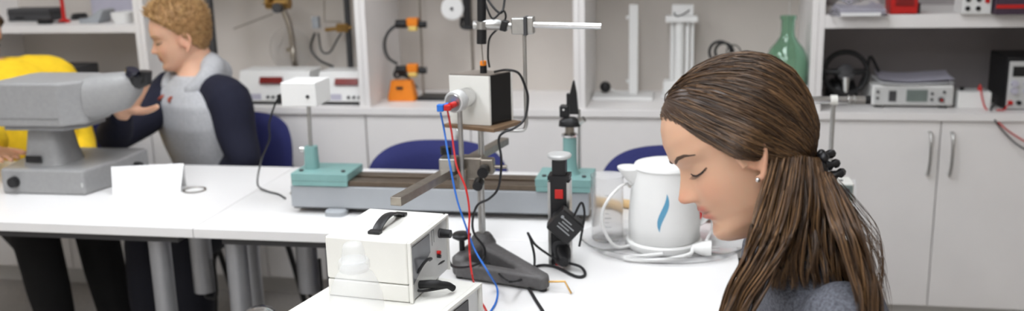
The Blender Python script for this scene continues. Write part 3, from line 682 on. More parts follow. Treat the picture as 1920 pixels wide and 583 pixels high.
xb0, xb1 = LT(ony(16, 200, A.y+.08).x), LT(ony(172, 200, A.y+.08).x)
zb0, zb1 = zt+.0065, ony(100, 150, A.y+.06).z-TZ
w_ = (xb1-xb0)
hdm = MB(T).prism([(xb0, .03), (xb0+.015, .0), (xb1-.05, .0), (xb1, .05), (xb1, .17), (xb1-.05, .22), (xb0+.015, .22), (xb0, .19)], zb1-zb0-.012, Matrix.Translation((0, 0, zb0+.012))).build('head', M_mic, r, bevel=.01, seg=3)
MB(T).prism([(xb0+.02, .03), (xb0+.03, .012), (xb1-.055, .012), (xb1-.015, .06), (xb1-.015, .16), (xb1-.055, .2), (xb0+.02, .2)], .0115, Matrix.Translation((0, 0, zb0))).build('bottom_plate', M_micd, r, bevel=.003)
MB(T).bb((xb0-.002, .028, zb0+.036), (xb1-.056, -.0015, zb0+.0385)).build('seam_strip', M_micd, hdm)
zc = ony(215, 180, A.y+.09).z-TZ; xe = LT(ony(262, 180, A.y+.09).x)
MB(T).loft([((xb1-.004, .11, zc-.006), (0, .07, 0), (0, 0, .066)), ((xe-.06, .11, zc+.012), (0, .054, 0), (0, 0, .055)), ((xe-.026, .11, zc+.028), (0, .04, 0), (0, 0, .036)), ((xe-.012, .11, zc+.036), (0, .028, 0), (0, 0, .024))], 36, 2.8).build('eyepiece_arm', M_mic, r)
ez = ony(250, 138, A.y+.1).z-TZ
ey = MB(T).tube([(xe-.02, .1, ez-.03), (xe-.002, .09, ez+.0)], [.02, .02], 20).build('eyepiece', M_blk, r)
MB(T).tube([(xe-.02, .11, zc+.035), (xe+.008, .11, zc+.045), (xe+.012, .11, zc+.07)], [.02, .021, .019], 18).build('eyepiece_tube', M_blk, r)
MB(T).cyl((xe-.018, .088, ez-.002), (xe-.012, .085, ez+.014), .019).build('lens', M_lens, ey)
MB(T).loft([((xb0+.004, .11, zb0+.06), (0, .05, 0), (0, 0, .048)), ((xb0-.14, .11, zb0+.06), (0, .045, 0), (0, 0, .045)), ((xb0-.16, .11, zb0+.06), (0, .03, 0), (0, 0, .03))], 32, 3).build('lamp_housing', M_mic, r)

# ================================================================ folded card, on the left table
a, b = onz(212, 366, TZ), onz(338, 360, TZ); hgt = ony(210, 318, a.y).z-TZ
dv = (b-a); nrm = V((-dv.y, dv.x, 0)).normalized(); b = a+dv
MBc = MB(); tt = .0012
top0, top1 = a+nrm*.03+V((-.006, 0, hgt)), b+nrm*.03+V((.012, 0, hgt*1.02))
bk0, bk1 = a+nrm*.07, b+nrm*.075
for P in ((a, b, top1, top0), (top0, top1, bk1, bk0)):
    nn = (P[1]-P[0]).cross(P[2]-P[0]).normalized()*tt
    MBc.add([p for p in P]+[p+nn for p in P], [(0, 1, 2, 3), (7, 6, 5, 4), (0, 4, 5, 1), (1, 5, 6, 2), (2, 6, 7, 3), (3, 7, 4, 0)])
tag(MBc.build('folded_card', M_paper), 'blank white folded tent card next to the microscope', 'card')

# ================================================================ instrument stack
UZ0, UZ1 = .8425, .951
Tl = rotz(math.radians(-13), (-.515, 1.445, 0)); Tu = rotz(math.radians(-7), (-.522, 1.547, 0))
r = thing('instrument_case', (-.515, 1.445, TZ), 'lower wider cream instrument case of the stack, under the handled one', 'instrument')
MB(Tl).bb((-.128, -.17, .75), (.118, .15, .842)).build('case', M_wbox, r, bevel=.004)
fp = MB(Tl).bb((.1185, -.162, .756), (.1215, .142, .836)).build('front_panel', M_panel, r, bevel=.001)
MB(Tl).bb((.1185, -.17, .75), (.127, -.163, .842)).bb((.1185, .143, .75), (.127, .15, .842)).bb((.1185, -.1629, .8365), (.127, .1429, .842)).build('bezel', M_wbox, r)
MB(Tl).bb((.1217, .03, .765), (.1235, .1, .828)).build('meter_window', M_dgrey, fp)
for yy, m_ in ((-.02, M_red), (.0, M_blk), (.12, M_blk)): MB(Tl).cyl((.1217, yy, .785), (.136, yy, .785), .006, n=14).build('terminal', m_, fp)
MB(Tl).cyl((-.133, .07, .80), (-.1285, .07, .80), .012).build('rear_fuse', M_blk, r)
MB(Tl).cyl((-.148, .13, .833), (-.1285, .13, .833), .007).build('side_knob', M_blk, r)
for x in (-.1, .09):
    for y in (-.14, .12): MB(Tl).lathe((x, y, TZ), [(.012, 0), (.012, .0097)], n=16).build('foot', M_blkr, r)
r = thing('instrument_case', (-.522, 1.547, UZ0), 'upper cream instrument case with black carrying handle, on top of the stack', 'instrument')
MB(Tu).bb((-.08, -.088, UZ0+.032), (.074, .088, UZ1)).build('cover', M_wbox, r, bevel=.004)
MB(Tu).bb((-.0795, -.0875, UZ0+.0003), (.0735, .0875, UZ0+.031)).build('tray', M_wbox, r, bevel=.003)
MB(Tu).bb((.0742, -.088, UZ0), (.081, -.083, UZ1-.001)).bb((.0742, .083, UZ0), (.081, .088, UZ1-.001)).bb((.0742, -.0829, UZ1-.006), (.081, .0829, UZ1-.001)).build('bezel', M_wbox, r, bevel=.001)
fp = MB(Tu).bb((.0742, -.0825, UZ0+.002), (.077, .0825, UZ1-.0065)).build('front_panel', M_panel, r)
MB(Tu).prism([(-.078, .03), (.0, .062), (.0, .096), (-.078, .096)], .0015, Matrix(((0, 0, 1, .0772), (1, 0, 0, 0), (0, 1, 0, UZ0), (0, 0, 0, 1)))).build('meter_window', mat('smoked window', (110, 112, 116), .15, var=.2, scale=12), fp)
for dz in (0, .004): pass
MB(Tu).cyl((.0772, .05, UZ0+.082), (.081, .05, UZ0+.082), .009).build('knob_collar', M_dgrey, fp)
MB(Tu).cyl((.0812, .05, UZ0+.082), (.099, .05, UZ0+.082), .0085, .0075, n=24).build('knob', M_blk, fp)
for yy, zz_, m_ in ((.036, .05, M_red), (.036, .043, M_blk)): MB(Tu).cyl((.0772, yy, UZ0+zz_), (.0835, yy, UZ0+zz_), .0035, n=12).build('terminal', m_, fp)
MB(Tu).bb((.0772, .013, UZ0+.07), (.0777, .0135, UZ0+.098)).bb((.0772, .013, UZ0+.0975), (.0777, .022, UZ0+.098)).bb((.0772, .0215, UZ0+.074), (.0777, .022, UZ0+.098)).build('printed_scale', M_dgrey, fp)
hl = MB(); Hh = []
for s in range(15):
    t_ = s/14; yy = -.05+.1*t_; zz_ = UZ1+.0005+.016*math.sin(math.pi*t_)**.7
    Hh.append((Tu @ V((0, yy, zz_)), Matrix.Rotation(math.radians(-7), 3, 'Z') @ V((.009, 0, 0)), V((0, 0, .0028))))
hl.loft(Hh, 12, 3).build('carrying_handle', M_blk, r)
for yy in (-.054, .054): MB(Tu).box((0, yy, UZ1+.003), (.022, .014, .0055)).build('handle_mount', M_blk, r, bevel=.001)
# strain relief and its lead
s0 = Tu @ V((.077, -.05, UZ0+.02))
MB().tube(spline([s0, s0+V((.02, 0, .002)), s0+V((.045, .01, -.002)), s0+V((.055, .02, -.012))], 6), [.0075]*10+[.006]*9, 12).build('strain_relief', M_blkr, r)
MB().tube(spline([Tu @ V((.078, -.06, UZ0+.045)), Tu @ V((.088, -.045, UZ0+.062)), Tu @ V((.088, -.02, UZ0+.058)), Tu @ V((.079, -.005, UZ0+.05))], 6), .0028).build('short_lead', M_cable, r)
# plastic wash bottle in front of the stack
c = onz(663, 455, .965)
c = atz(662, 470, 1.33); c = V((c.x, c.y, TZ)); zz_ = lambda y: ony(662, y, c.y).z
k = 1/pxm(V((c.x, c.y, .9)))
r = thing('plastic_bottle', c, 'milky plastic squeeze bottle with rounded cap in front of the cream cases', 'bottle')
zs = zz_(515)
MB().lathe(c, [(.001, .0005), (.036, .0005), (.0395, .006), (.0395, zz_(575)-TZ), (.0375, zz_(555)-TZ), (.033, zz_(532)-TZ), (.026, zz_(514)-TZ), (.0195, zz_(506)-TZ), (.0195, zz_(500)-TZ)], n=48).build('body', M_milky, r)
MB().lathe(V((c.x, c.y, zz_(505))), [(.021, 0), (.022, .003), (.022, .012), (.0205, .015)], n=40).build('collar', M_milky, r)
MB().lathe(V((c.x, c.y, zz_(491))), [(.0175, 0), (.017, .006), (.015, .02), (.0135, .026), (.011, .028), (.002, .0285)], n=40).build('cap', M_milky, r)

# ================================================================ retort stand with everything clamped on it
S = V((-.441, 1.945, TZ))
r = thing('retort_stand', S, 'dark cast base retort stand holding the plywood platform', 'retort stand')
Lf, Rf = onz(862, 520, TZ), onz(1018, 545, TZ)
def arm(p, q, w0, w1, h0, h1):
    d = (q-p).normalized(); n_ = V((-d.y, d.x, 0))
    return [((p.x, p.y, TZ+.004+h0/2), n_*w0, V((0, 0, h0/2))), ((q.x, q.y, TZ+.004+h1/2), n_*w1, V((0, 0, h1/2))), ((q+d*.01).to_tuple()[:2]+(TZ+.004+h1*.45,), n_*w1*.6, V((0, 0, h1*.35)))]
b = MB().loft(arm(S, Rf, .022, .016, .05, .032), 20, 5).loft(arm(S, Lf, .022, .018, .055, .045), 20, 5)
b.loft(arm(Lf, Rf, .014, .014, .032, .03), 20, 5); b.lathe(S, [(.03, .004), (.03, .05), (.022, .064), (.017, .07)], n=24)
bo = link_mesh('base', remesh(b, .0025, 1), M_cast, r)
for p in (Lf, Rf, S): MB().lathe(V((p.x, p.y, TZ)), [(.008, 0), (.008, .006)], n=14).build('foot', M_blkr, r)
kx = V((Lf.x, Lf.y+.03, 0)); kz = ony(862, 443, kx.y).z
ks = MB().cyl((kx.x, kx.y, TZ+.03), (kx.x, kx.y, kz-.008), .006).build('levelling_screw', M_blk, r)
MB().lathe((kx.x, kx.y, kz-.0077), [(.01, 0), (.02, .006), (.021, .012), (.016, .016)], n=24).build('screw_knob', M_blk, ks)
MB().tube([Rf+V((.012, 0, .02)), Rf+V((.045, .0, .022)), Rf+V((.06, -.015, -.0) )+V((0, 0, .003))], .0022).build('wire_clip', M_brass, r)
zc = ony(890, 310, S.y).z
MB().cyl(S+V((0, 0, .05)), V((S.x, S.y, zc+.02)), .0078, n=20).build('rod', M_alu, r)
PZ = 1.046
MB().cyl(V((S.x+.004, S.y, zc+.0203)), V((S.x+.004, S.y, PZ-.0003)), .0065, n=18).build('upper_rod', M_alu, r)
# clamp cluster
cl = MB().box((S.x-.012, S.y-.014, zc), (.05, .034, .05)).build('bosshead', M_steel, r, bevel=.005)
MB().box((S.x-.032, S.y-.03, zc-.022), (.022, .026, .045)).build('bosshead_jaw', M_steel, cl, bevel=.004)
MB().box((S.x+.022, S.y-.024, zc+.006), (.03, .024, .034)).build('bosshead_jaw', M_steel, cl, bevel=.004)
MB().cyl((S.x+.018, S.y-.038, zc), (S.x+.018, S.y-.058, zc-.002), .012).build('clamp_knob', M_blk, cl)
MB().cyl((S.x+.03, S.y-.024, zc+.004), (S.x+.064, S.y-.024, zc+.004), .004).build('clamp_spindle', M_steel, cl)
MB().cyl((S.x+.004, S.y-.03, zc-.028), (S.x+.004, S.y-.05, zc-.034), .011).build('clamp_knob', M_blk, cl)
q = ony(836, 282, S.y-.03); MB().lathe(q+V((0, 0, -.008)), [(.012, 0), (.012, .016)], n=14).build('clamp_knob', M_blk, cl)
MB().cyl(q+V((0, 0, -.03)), q+V((0, 0, -.0083)), .004).build('clamp_spindle', M_steel, cl)
# square bar
Zb = zc+.0
e0, e1 = onz(742, 378, Zb), onz(946, 264, Zb); d = (e1-e0).normalized()
Mb = frame(e0, d, (0, 0, 1)); L = (e1-e0).length
sb = MB(Mb).bb((0, -.0115, -.0085), (L, .0115, .0085)).build('square_bar', M_steel, r, bevel=.001)
q = ony(842, 306, S.y-.06); MB().box(q, (.035, .04, .028)).build('bar_clamp', M_alu, r, bevel=.003)
# vertical rod with lamp
lp = ony(862, 205, S.y-.05); lb = ony(862, 355, S.y-.05)
MB().cyl(V((lp.x, lp.y, lb.z)), lp, .0055, n=16).build('lamp_rod', M_alu, r)
l0, l1 = ony(850, 192, S.y-.075), ony(876, 182, S.y-.02)
ax = (l1-l0).normalized()
la = MB().lathe(l0, [(.021, 0), (.0225, .002), (.0225, .024)], axis=ax, n=32).build('lamp_socket', M_glass if False else M_panel, r)
MB().lathe(l0+ax*.0242, [(.0205, 0), (.0205, .034), (.019, .037)], axis=ax, n=32).build('lamp_body', M_chrome, la)
MB().lathe(l0-ax*.003, [(.017, 0), (.018, .0028)], axis=ax, n=32).build('lamp_face', M_alu, la)
pB, pR = l0+V((-.012, -.01, -.004)), l0+V((.003, -.01, -.003))
MB().cyl(pR-ax*.016, pR+ax*.004, .0065, n=12).build('red_plug', M_red, la); MB().box(pR-ax*.02+V((-.002, 0, -.002)), (.014, .014, .012)).build('red_plug', M_red, la, bevel=.002)
MB().cyl(pB-ax*.014, pB+ax*.004, .005, n=12).build('blue_plug', M_bluep, la); MB().box(pB-ax*.018+V((-.003, 0, -.002)), (.014, .013, .015)).build('blue_plug', M_bluep, la, bevel=.002)
# plywood platform
Afl, Bfr, Cbr = onz(832, 232, PZ+.008), onz(926, 242, PZ+.008), onz(978, 226, PZ+.008)
ex, ed = Bfr-Afl, Cbr-Bfr; ex.z = ed.z = 0; ed = ed*(.16/ed.length) if ed.length > .16 else ed
pb = MB().add([Afl+V((0, 0, -.008)), Bfr+V((0, 0, -.008)), Bfr+ed+V((0, 0, -.008)), Afl+ed+V((0, 0, -.008)), Afl, Bfr, Bfr+ed, Afl+ed],
   [(3, 2, 1, 0), (4, 5, 6, 7), (0, 1, 5, 4), (1, 2, 6, 5), (2, 3, 7, 6), (3, 0, 4, 7)]).build('platform', M_board, r, bevel=.001)
PT = PZ+.0082
# L-shaped side rod with clamp and glass rod
sz_ = ony(985, 62, S.y).z; sx_ = ony(985, 150, S.y).x; szb = ony(975, 250, S.y).z
MB().tube(spline([V((S.x+.01, S.y, PZ-.0046)), V((S.x+.05, S.y, PZ-.0046)), V((sx_-.016, S.y, PZ-.005)), V((sx_-.004, S.y, PZ-.001)), V((sx_, S.y, PZ+.012)), V((sx_, S.y, PZ+.03)), V((sx_, S.y, sz_+.012))], 6), .004, 12).build('side_rod', M_alu, r)
q = ony(973, 48, S.y); c1 = MB().box(q, (.028, .03, .034)).build('top_bosshead', M_alu, r, bevel=.003)
MB().box(q+V((.025, 0, .001)), (.015, .026, .036)).build('bosshead_jaw', M_alu, c1, bevel=.003)
MB().box(q+V((.0155, -.002, 0)), (.006, .034, .038)).build('rod_slot', M_dgrey, c1)
MB().cyl(q+V((.03, -.006, .002)), ony(1127, 49, S.y-.006), .0065, n=16).build('cross_rod', M_chrome, r)
ca = MB().tube([q+V((-.012, 0, 0)), ony(945, 50, S.y-.002), ony(935, 46, S.y-.004), ony(905, 46, S.y-.006)], [.006, .008, .012, .011], 12).build('clamp_arm', M_alu, r)
MB().box(ony(946, 48, S.y-.005), (.014, .024, .022), Matrix.Rotation(.25, 3, 'Y')).build('clamp_screw', M_blk, ca, bevel=.002)
MB().cyl(ony(903, 40, S.y-.006), ony(903, 54, S.y-.006), .015, n=18).build('clamp_ring', M_alu, ca)
MB().cyl(ony(888, 47, S.y-.01), ony(898, 47, S.y-.01), .009).build('clamp_tip', M_alu, ca)
pb_ = MB().cyl(ony(903, 56, S.y-.006), ony(903, 82, S.y-.006), .0105, n=18).build('probe', M_blk, r)
MB().cyl(ony(903, -22, S.y-.006), ony(903, 39, S.y-.006), .0095, n=18).build('probe_body', M_blk, pb_)
MB().cyl(ony(903, 82.3, S.y-.006), ony(906, 120, S.y-.006), .0012, n=8).build('probe_needle', M_steel, pb_)
MB().tube(spline([ony(905, -16, S.y), ony(925, 14, S.y-.01), ony(940, 24, S.y-.01), ony(946, 0, S.y), ony(944, -25, S.y)], 6), .0025).build('probe_cable', M_cable, pb_)
MB().tube(spline([ony(906, -8, S.y), ony(915, 20, S.y-.012), ony(925, 35, S.y-.012), ony(943, 20, S.y-.01), ony(948, 34, S.y+.01), ony(935, 52, S.y+.012), ony(918, 72, S.y+.014), ony(915, 105, S.y+.02), V((ony(918, 136, S.y+.02).x, S.y+.02, 1.1735))], 6), .0022).build('probe_cable', M_cable, pb_)
# ================================================================ white and black box on the platform
f0, f1, f2 = onz(845, 232, PT), onz(919, 236, PT), onz(963, 225, PT)
ex, ed = f1-f0, f2-f1; ex.z = ed.z = 0
hb = ony(845, 141, f0.y).z-PT
r = thing('thermal_box', f0+ex/2+ed/2, 'white fronted box with black sides on the plywood platform', 'box')
def para(o, a, b, c): return MB().add([o, o+a, o+a+b, o+b, o+c, o+a+c, o+a+b+c, o+b+c], [(3, 2, 1, 0), (4, 5, 6, 7), (0, 1, 5, 4), (1, 2, 6, 5), (2, 3, 7, 6), (3, 0, 4, 7)])
up = V((0, 0, hb)); en = ed.normalized()*.006
para(f0+V((0, 0, .0002))+en, ex, ed-en*2, up).build('body', mat('gloss black', (22, 22, 24), .15, var=.1), r, bevel=.001)
para(f0+V((0, 0, .0002)), ex, en*.95, up).build('front_panel', M_wbox, r, bevel=.001)
para(f0+V((0, 0, .0002))+ed-en*.95, ex, en*.95, up).build('rear_panel', M_wbox, r, bevel=.001)
para(f0+up+V((0, 0, .0005))+en*.2+ex*.02, ex*.96, ed-en*.4, V((0, 0, .002))).build('lid', mat('brown grey lid', (120, 112, 104), .4, var=.1), r)
tp = f0+ex*.62+ed*.42+up+V((0, 0, .0027))
MB().lathe(tp, [(.0075, 0), (.0075, .016)], n=18).build('socket', M_blk, r); MB().lathe(tp, [(.0072, .0162), (.0072, .024), (.006, .026)], n=18).build('socket_cap', M_org, r)
Yc_ = f0.y
pts = [f0+ex*.85+ed*.5+up+V((0, 0, .005)), ony(950, 131, S.y-.03), ony(972, 137, S.y-.03), ony(984, 160, S.y-.025), ony(990, 185, S.y-.02), ony(984, 222, S.y-.03), ony(965, 240, S.y-.05), ony(945, 248, S.y-.06),
       ony(935, 262, S.y-.06), ony(940, 300, S.y-.07), ony(935, 350, S.y-.07), ony(918, 372, S.y-.07), ony(895, 385, S.y-.07), ony(886, 415, S.y-.07), ony(890, 440, S.y-.08), ony(908, 465, S.y-.08), ony(905, 488, S.y-.09), ony(880, 500, 1.75), ony(850, 500, 1.7), ony(838, 482, 1.66),
       ony(830, 490, 1.6), ony(805, 503, 1.55), ony(785, 512, 1.52), ony(775, 525, 1.5), ony(785, 545, 1.48), ony(812, 553, 1.5)]
pts[-1] = s0+V((.05, .012, -.006))
MB().tube(spline(pts, 6), .0026).build('cable', M_cable, r)
# ================================================================ loose wires
def wire(name, pts, rad, m, label, cat='wire'): return tag(MB().tube(spline(pts, 7), rad).build(name, m), label, cat)
wire('blue_wire', [pB-ax*.019+V((-.003, 0, -.012)), ony(833, 245, S.y-.085), ony(842, 300, S.y-.11), ony(856, 370, S.y-.13), ony(872, 420, S.y-.14), ony(890, 468, S.y-.15), ony(915, 510, 1.76), onz(932, 540, TZ+.006), onz(930, 566, TZ+.003), onz(915, 590, TZ+.003), onz(898, 612, TZ+.003)], .0021, M_bluep, 'thin blue wire hanging from the lamp plug down to the table')
wire('red_wire', [pR-ax*.021+V((-.002, 0, -.008)), ony(847, 250, S.y-.085), ony(856, 310, S.y-.115), ony(873, 352, S.y-.13), ony(880, 395, S.y-.14), ony(879, 440, S.y-.15), ony(881, 480, S.y-.16), ony(885, 515, 1.7), onz(896, 556, TZ+.004), onz(908, 575, TZ+.003), onz(920, 600, TZ+.003)], .0021, M_red, 'thin red wire hanging from the lamp plug down to the table')

# ================================================================ raised power tower with adapter
a, b = ony(1029, 480, 1.95), ony(1069, 480, 1.95); cx = (a.x+b.x)/2; wx = (b.x-a.x)/2; zz_ = lambda y: ony(1048, y, 1.95).z
r = thing('socket_tower', (cx, 1.97, TZ), 'raised black and silver socket tower with red switch on the table', 'power tower')
zt = zz_(338)
MB().bb((cx-wx+.006, 1.95, TZ), (cx+wx-.006, 1.99, zt)).build('body', M_blk, r)
for sx in (-1, 1): MB().bb((cx+sx*wx, 1.947, TZ), (cx+sx*(wx-.0058), 1.993, zt-.004)).build('side_profile', M_alu, r)
MB().bb((cx-wx, 1.948, zt+.0003), (cx+wx, 1.992, zt+.009)).build('head_plate', M_blk, r)
MB().bb((cx-wx*.62, 1.955, zt+.0093), (cx+wx*.62, 1.985, zz_(303))).build('neck', M_blk, r)
MB().lathe((cx, 1.97, zz_(302)), [(.018, 0), (.025, .004), (.0265, .009), (.024, .012)], n=36).build('cap', M_panel, r)
MB().bb((cx-.008, 1.946, zz_(372)), (cx+.01, 1.9498, zz_(355))).build('switch', M_red, r, bevel=.001)
MB().bb((cx-.008, 1.947, TZ+.0003), (cx+.012, 1.9498, TZ+.008)).build('red_mark', M_red, r)
for y in (410, 465): MB().cyl((cx, 1.9498, zz_(y)), (cx, 1.948, zz_(y)), .017, n=24).build('socket', M_dgrey, r)
q = ony(1060, 422, 1.918)
Ra = Matrix.Rotation(math.radians(-38), 3, 'Y')
r = thing('mains_adapter', (q.x, q.y, q.z-.04), 'black block mains adapter with printed label plugged into the socket tower', 'adapter')
Ma = Matrix.Translation(q) @ Matrix.Rotation(.12, 4, 'Z') @ Matrix.Rotation(math.radians(42), 4, 'Y')
bd = MB(Ma).bb((-.03, -.018, -.028), (.03, .0215, .028)).build('body', M_blk, r, bevel=.004)
for i, (wd, x) in enumerate(((.02, .0), (.028, .004), (.024, .0), (.03, .002))): MB(Ma).bb((-.014+x-.004, -.0187, .012-.007*i), (-.014+x+wd, -.0182, .0145-.007*i)).build('printed_line', M_prnt, bd)
MB(Ma).cyl((-.02, -.0187, .014), (-.02, -.0182, .014), .0035, n=12).build('printed_mark', M_prnt, bd)
MB().tube(spline([Ma @ V((.0, .0, .0285)), ony(1090, 380, 1.92), ony(1096, 400, 1.92), ony(1092, 430, 1.915), ony(1086, 462, 1.91)], 6), .0026).build('cord', M_cable, r)
p2 = ony(1056, 482, 1.929)
r = thing('mains_plug', V((p2.x, p2.y, p2.z-.02)), 'black mains plug with trailing cord low on the socket tower', 'plug')
MB().loft([(p2+V((-.002, .012, .006)), (.018, 0, 0), (0, 0, .018)), (p2+V((0, -.01, .0)), (.018, 0, 0), (0, 0, .016)), (p2+V((.004, -.022, -.004)), (.01, 0, 0), (0, 0, .01))], 20, 3).build('body', M_blk, r)
MB().tube(spline([p2+V((.004, -.02, -.004)), onz(1088, 500, TZ+.012), onz(1097, 515, TZ+.004), onz(1080, 518, TZ+.004), onz(1040, 500, TZ+.004), onz(1010, 498, TZ+.005), onz(990, 512, TZ+.005), onz(985, 525, TZ+.006), onz(1000, 555, TZ+.004), onz(1022, 590, TZ+.004)], 7), .0032).build('cord', M_cable, r)
wire('adapter_cable', [p2+V((-.012, -.016, .0)), ony(1025, 475, 1.9), ony(1003, 458, 1.86), ony(990, 437, 1.84), ony(995, 450, 1.83), ony(1002, 480, 1.83), onz(1000, 505, TZ+.013), onz(985, 520, TZ+.012), onz(955, 528, 1.0*TZ+.045), ony(928, 505, 1.86), ony(912, 490, 1.88)], .0026, M_cable, 'thin black cable looping up from the socket tower to the stand base', 'cable')

# ================================================================ kettle group
c = onz(1243, 468, TZ); c = V((-.05, 2.11, TZ)); zz_ = lambda y: ony(1243, y, c.y-.07).z-TZ
tr = thing('clear_tray', (c.x+.0, c.y, TZ), 'shallow clear plastic tray under the kettle', 'tray')
MB().lathe(V((c.x, c.y, TZ)), [(.001, .0005), (.172, .0005), (.187, .012), (.194, .02), (.192, .0205), (.185, .0135), (.171, .0025), (.001, .0025)], n=56, sy=.74).build('dish', M_clear, tr)
r = thing('electric_kettle', (c.x, c.y, TZ+.003), 'white plastic electric kettle with blue wave print', 'kettle')
KZ = TZ+.003
b = MB().lathe(V((c.x, c.y, KZ)), [(.001, .0), (.084, .0), (.087, .004), (.087, .014), (.083, .018), (.001, .018)], n=48); b.build('power_base', M_wplas, r)
kp = [(.001, .0185), (.078, .0185), (.0815, .024), (.0815, .06), (.078, .11), (.073, .15), (.069, .175), (.068, .182)]
kb = MB().lathe(V((c.x, c.y, KZ)), kp, n=56).build('body', M_wplas, r)
MB().lathe(V((c.x, c.y, KZ)), [(.0695, .1822), (.071, .186), (.067, .193), (.05, .198), (.02, .2), (.001, .2)], n=56).build('lid', M_wplas, r)
MB().loft([(V((c.x-.055, c.y-.01, KZ+.135)), V((.012, 0, 0)), V((0, .012, 0))), (V((c.x-.07, c.y-.012, KZ+.16)), V((.02, 0, 0)), V((0, .02, 0))), (V((c.x-.08, c.y-.014, KZ+.183)), V((.026, 0, 0)), V((0, .026, 0))), (V((c.x-.082, c.y-.014, KZ+.187)), V((.024, 0, 0)), V((0, .024, 0)))], 24, 2).build('spout', M_wplas, r)
MB().loft([(p, V((0, .012, 0)), (V((.011, 0, .003)))) for p in spline([V((c.x+.06, c.y+.01, KZ+.17)), V((c.x+.085, c.y+.015, KZ+.172)), V((c.x+.098, c.y+.018, KZ+.14)), V((c.x+.098, c.y+.016, KZ+.07)), V((c.x+.075, c.y+.01, KZ+.045))], 6)], 14, 3).build('handle', M_wplas, r)
def kr(z): 
    for (r0, z0), (r1, z1) in zip(kp[1:], kp[2:]):
        if z0 <= z <= z1: return r0+(r1-r0)*(z-z0)/max(1e-6, z1-z0)
    return .07
vs_ = []; fs = []; n = 16
an0 = math.atan2(-c.y, -c.x)
for i in range(n+1):
    t_ = i/n; z = .055+.085*t_; wv = .19*math.sin(t_*math.pi*1.0+.0)**.8*1; mid = an0-.02+.11*math.sin((t_-.5)*4.2)
    wdt = .085*math.sin(math.pi*t_)**.9+.004
    for sg in (-1, 1):
        rr = kr(z)+.0006; aa = mid+sg*wdt; vs_.append((c.x+rr*math.cos(aa), c.y+rr*math.sin(aa), KZ+z))
fs = [(2*i, 2*i+1, 2*i+3, 2*i+2) for i in range(n)]
MB().add(vs_, fs).build('wave_print', M_swirl, kb)
MB().tube(spline([V((c.x-.075, c.y-.045, KZ+.008)), V((c.x-.105, c.y-.085, KZ+.02)), ony(1132, 430, c.y-.1), ony(1130, 395, c.y-.1), ony(1150, 362, c.y-.085), ony(1172, 345, c.y-.02), ony(1182, 350, c.y+.09)], 8), .0035, 10).build('cord', M_wplas, r)
pl = onz(1325, 466, TZ+.02); 
MB().tube(spline([V((c.x+.0, c.y-.093, KZ+.008)), onz(1170, 484, TZ+.006), onz(1230, 488, TZ+.008), onz(1290, 478, TZ+.012), pl+V((-.03, -.0, .0))], 8), .0045, 10).build('mains_cord', M_wplas, r)
MB().loft([(pl+V((-.032, 0, 0)), V((0, .007, 0)), V((0, 0, .007))), (pl+V((-.012, 0, 0)), V((0, .016, 0)), V((0, 0, .014))), (pl+V((.01, 0, 0)), V((0, .019, 0)), V((0, 0, .018)))], 20, 2.6).build('mains_plug', M_wplas, r)
for dy in (-.009, .009): MB().cyl(pl+V((.0102, dy, 0)), pl+V((.028, dy, 0)), .0025, n=10).build('plug_pin', M_chrome, r)
MB().tube(spline([pl+V((.0, .01, .016)), ony(1336, 425, c.y+.04), ony(1330, 400, c.y+.06), ony(1318, 390, c.y+.07)], 6), .0035, 10).build('cord_end', M_wplas, r)
# beaker
c2 = onz(1141, 448, TZ); c2 = V((c2.x, max(c2.y, 2.16), TZ)); c2 = onz(1139, 447, TZ+.003); k = 1/pxm(c2+V((0, 0, .06))); hb = ony(1141, 328, c2.y).z-TZ-.003
r = thing('measuring_beaker', c2, 'clear plastic measuring beaker beside the kettle', 'beaker')
R_ = 30*k
MB().lathe(c2, [(.001, .0005), (R_*.94, .0005), (R_*.97, .004), (R_, hb*.95), (R_*1.05, hb), (R_*1.03, hb), (R_*.965, hb*.95), (R_*.93, .006), (.001, .003)], n=44).build('glass', M_clear, r)
b = MB(); an0 = math.atan2(-c2.y, -c2.x)
for i in range(8):
    z = hb*(.25+.07*i); rr = R_*1.0; vs_ = []
    for j in range(5):
        aa = an0-.15+(.25 if i % 2 else .4)*j/4
        for dz in (0, .0012): vs_.append((c2.x+rr*math.cos(aa), c2.y+rr*math.sin(aa), TZ+.003+z+dz))
    b.add(vs_, [(2*j, 2*j+1, 2*j+3, 2*j+2) for j in range(4)])
b.build('scale_marks', M_prnt, r)
# mallet
m0, m1 = onz(1088, 398, TZ+.03), onz(1345, 436, TZ+.012); 
m0 = onz(1085, 385, TZ+.014); m1 = onz(1350, 446, TZ+.014); m1 = V((m1.x, m1.y+.02, m1.z)); m0 = V((m0.x, max(m0.y, 2.4), m0.z))
m0 = V((-.27, 2.45, TZ+.012)); m1 = V((.085, 2.31, TZ+.012))
r = thing('rubber_mallet', (m0+m1)/2-V((0, 0, .012)), 'wooden handled mallet with red head behind the kettle', 'mallet')
MB().cyl(m0, m1, .0115, n=18).build('handle', M_wood, r)
d = (m1-m0).normalized(); hd = m1-d*.04+V((0, 0, .018)); sd = V((-d.y, d.x, 0))
MB().lathe(hd-sd*.035, [(.022, 0), (.026, .006), (.026, .064), (.022, .07)], axis=sd, n=28).build('head', M_red, r)

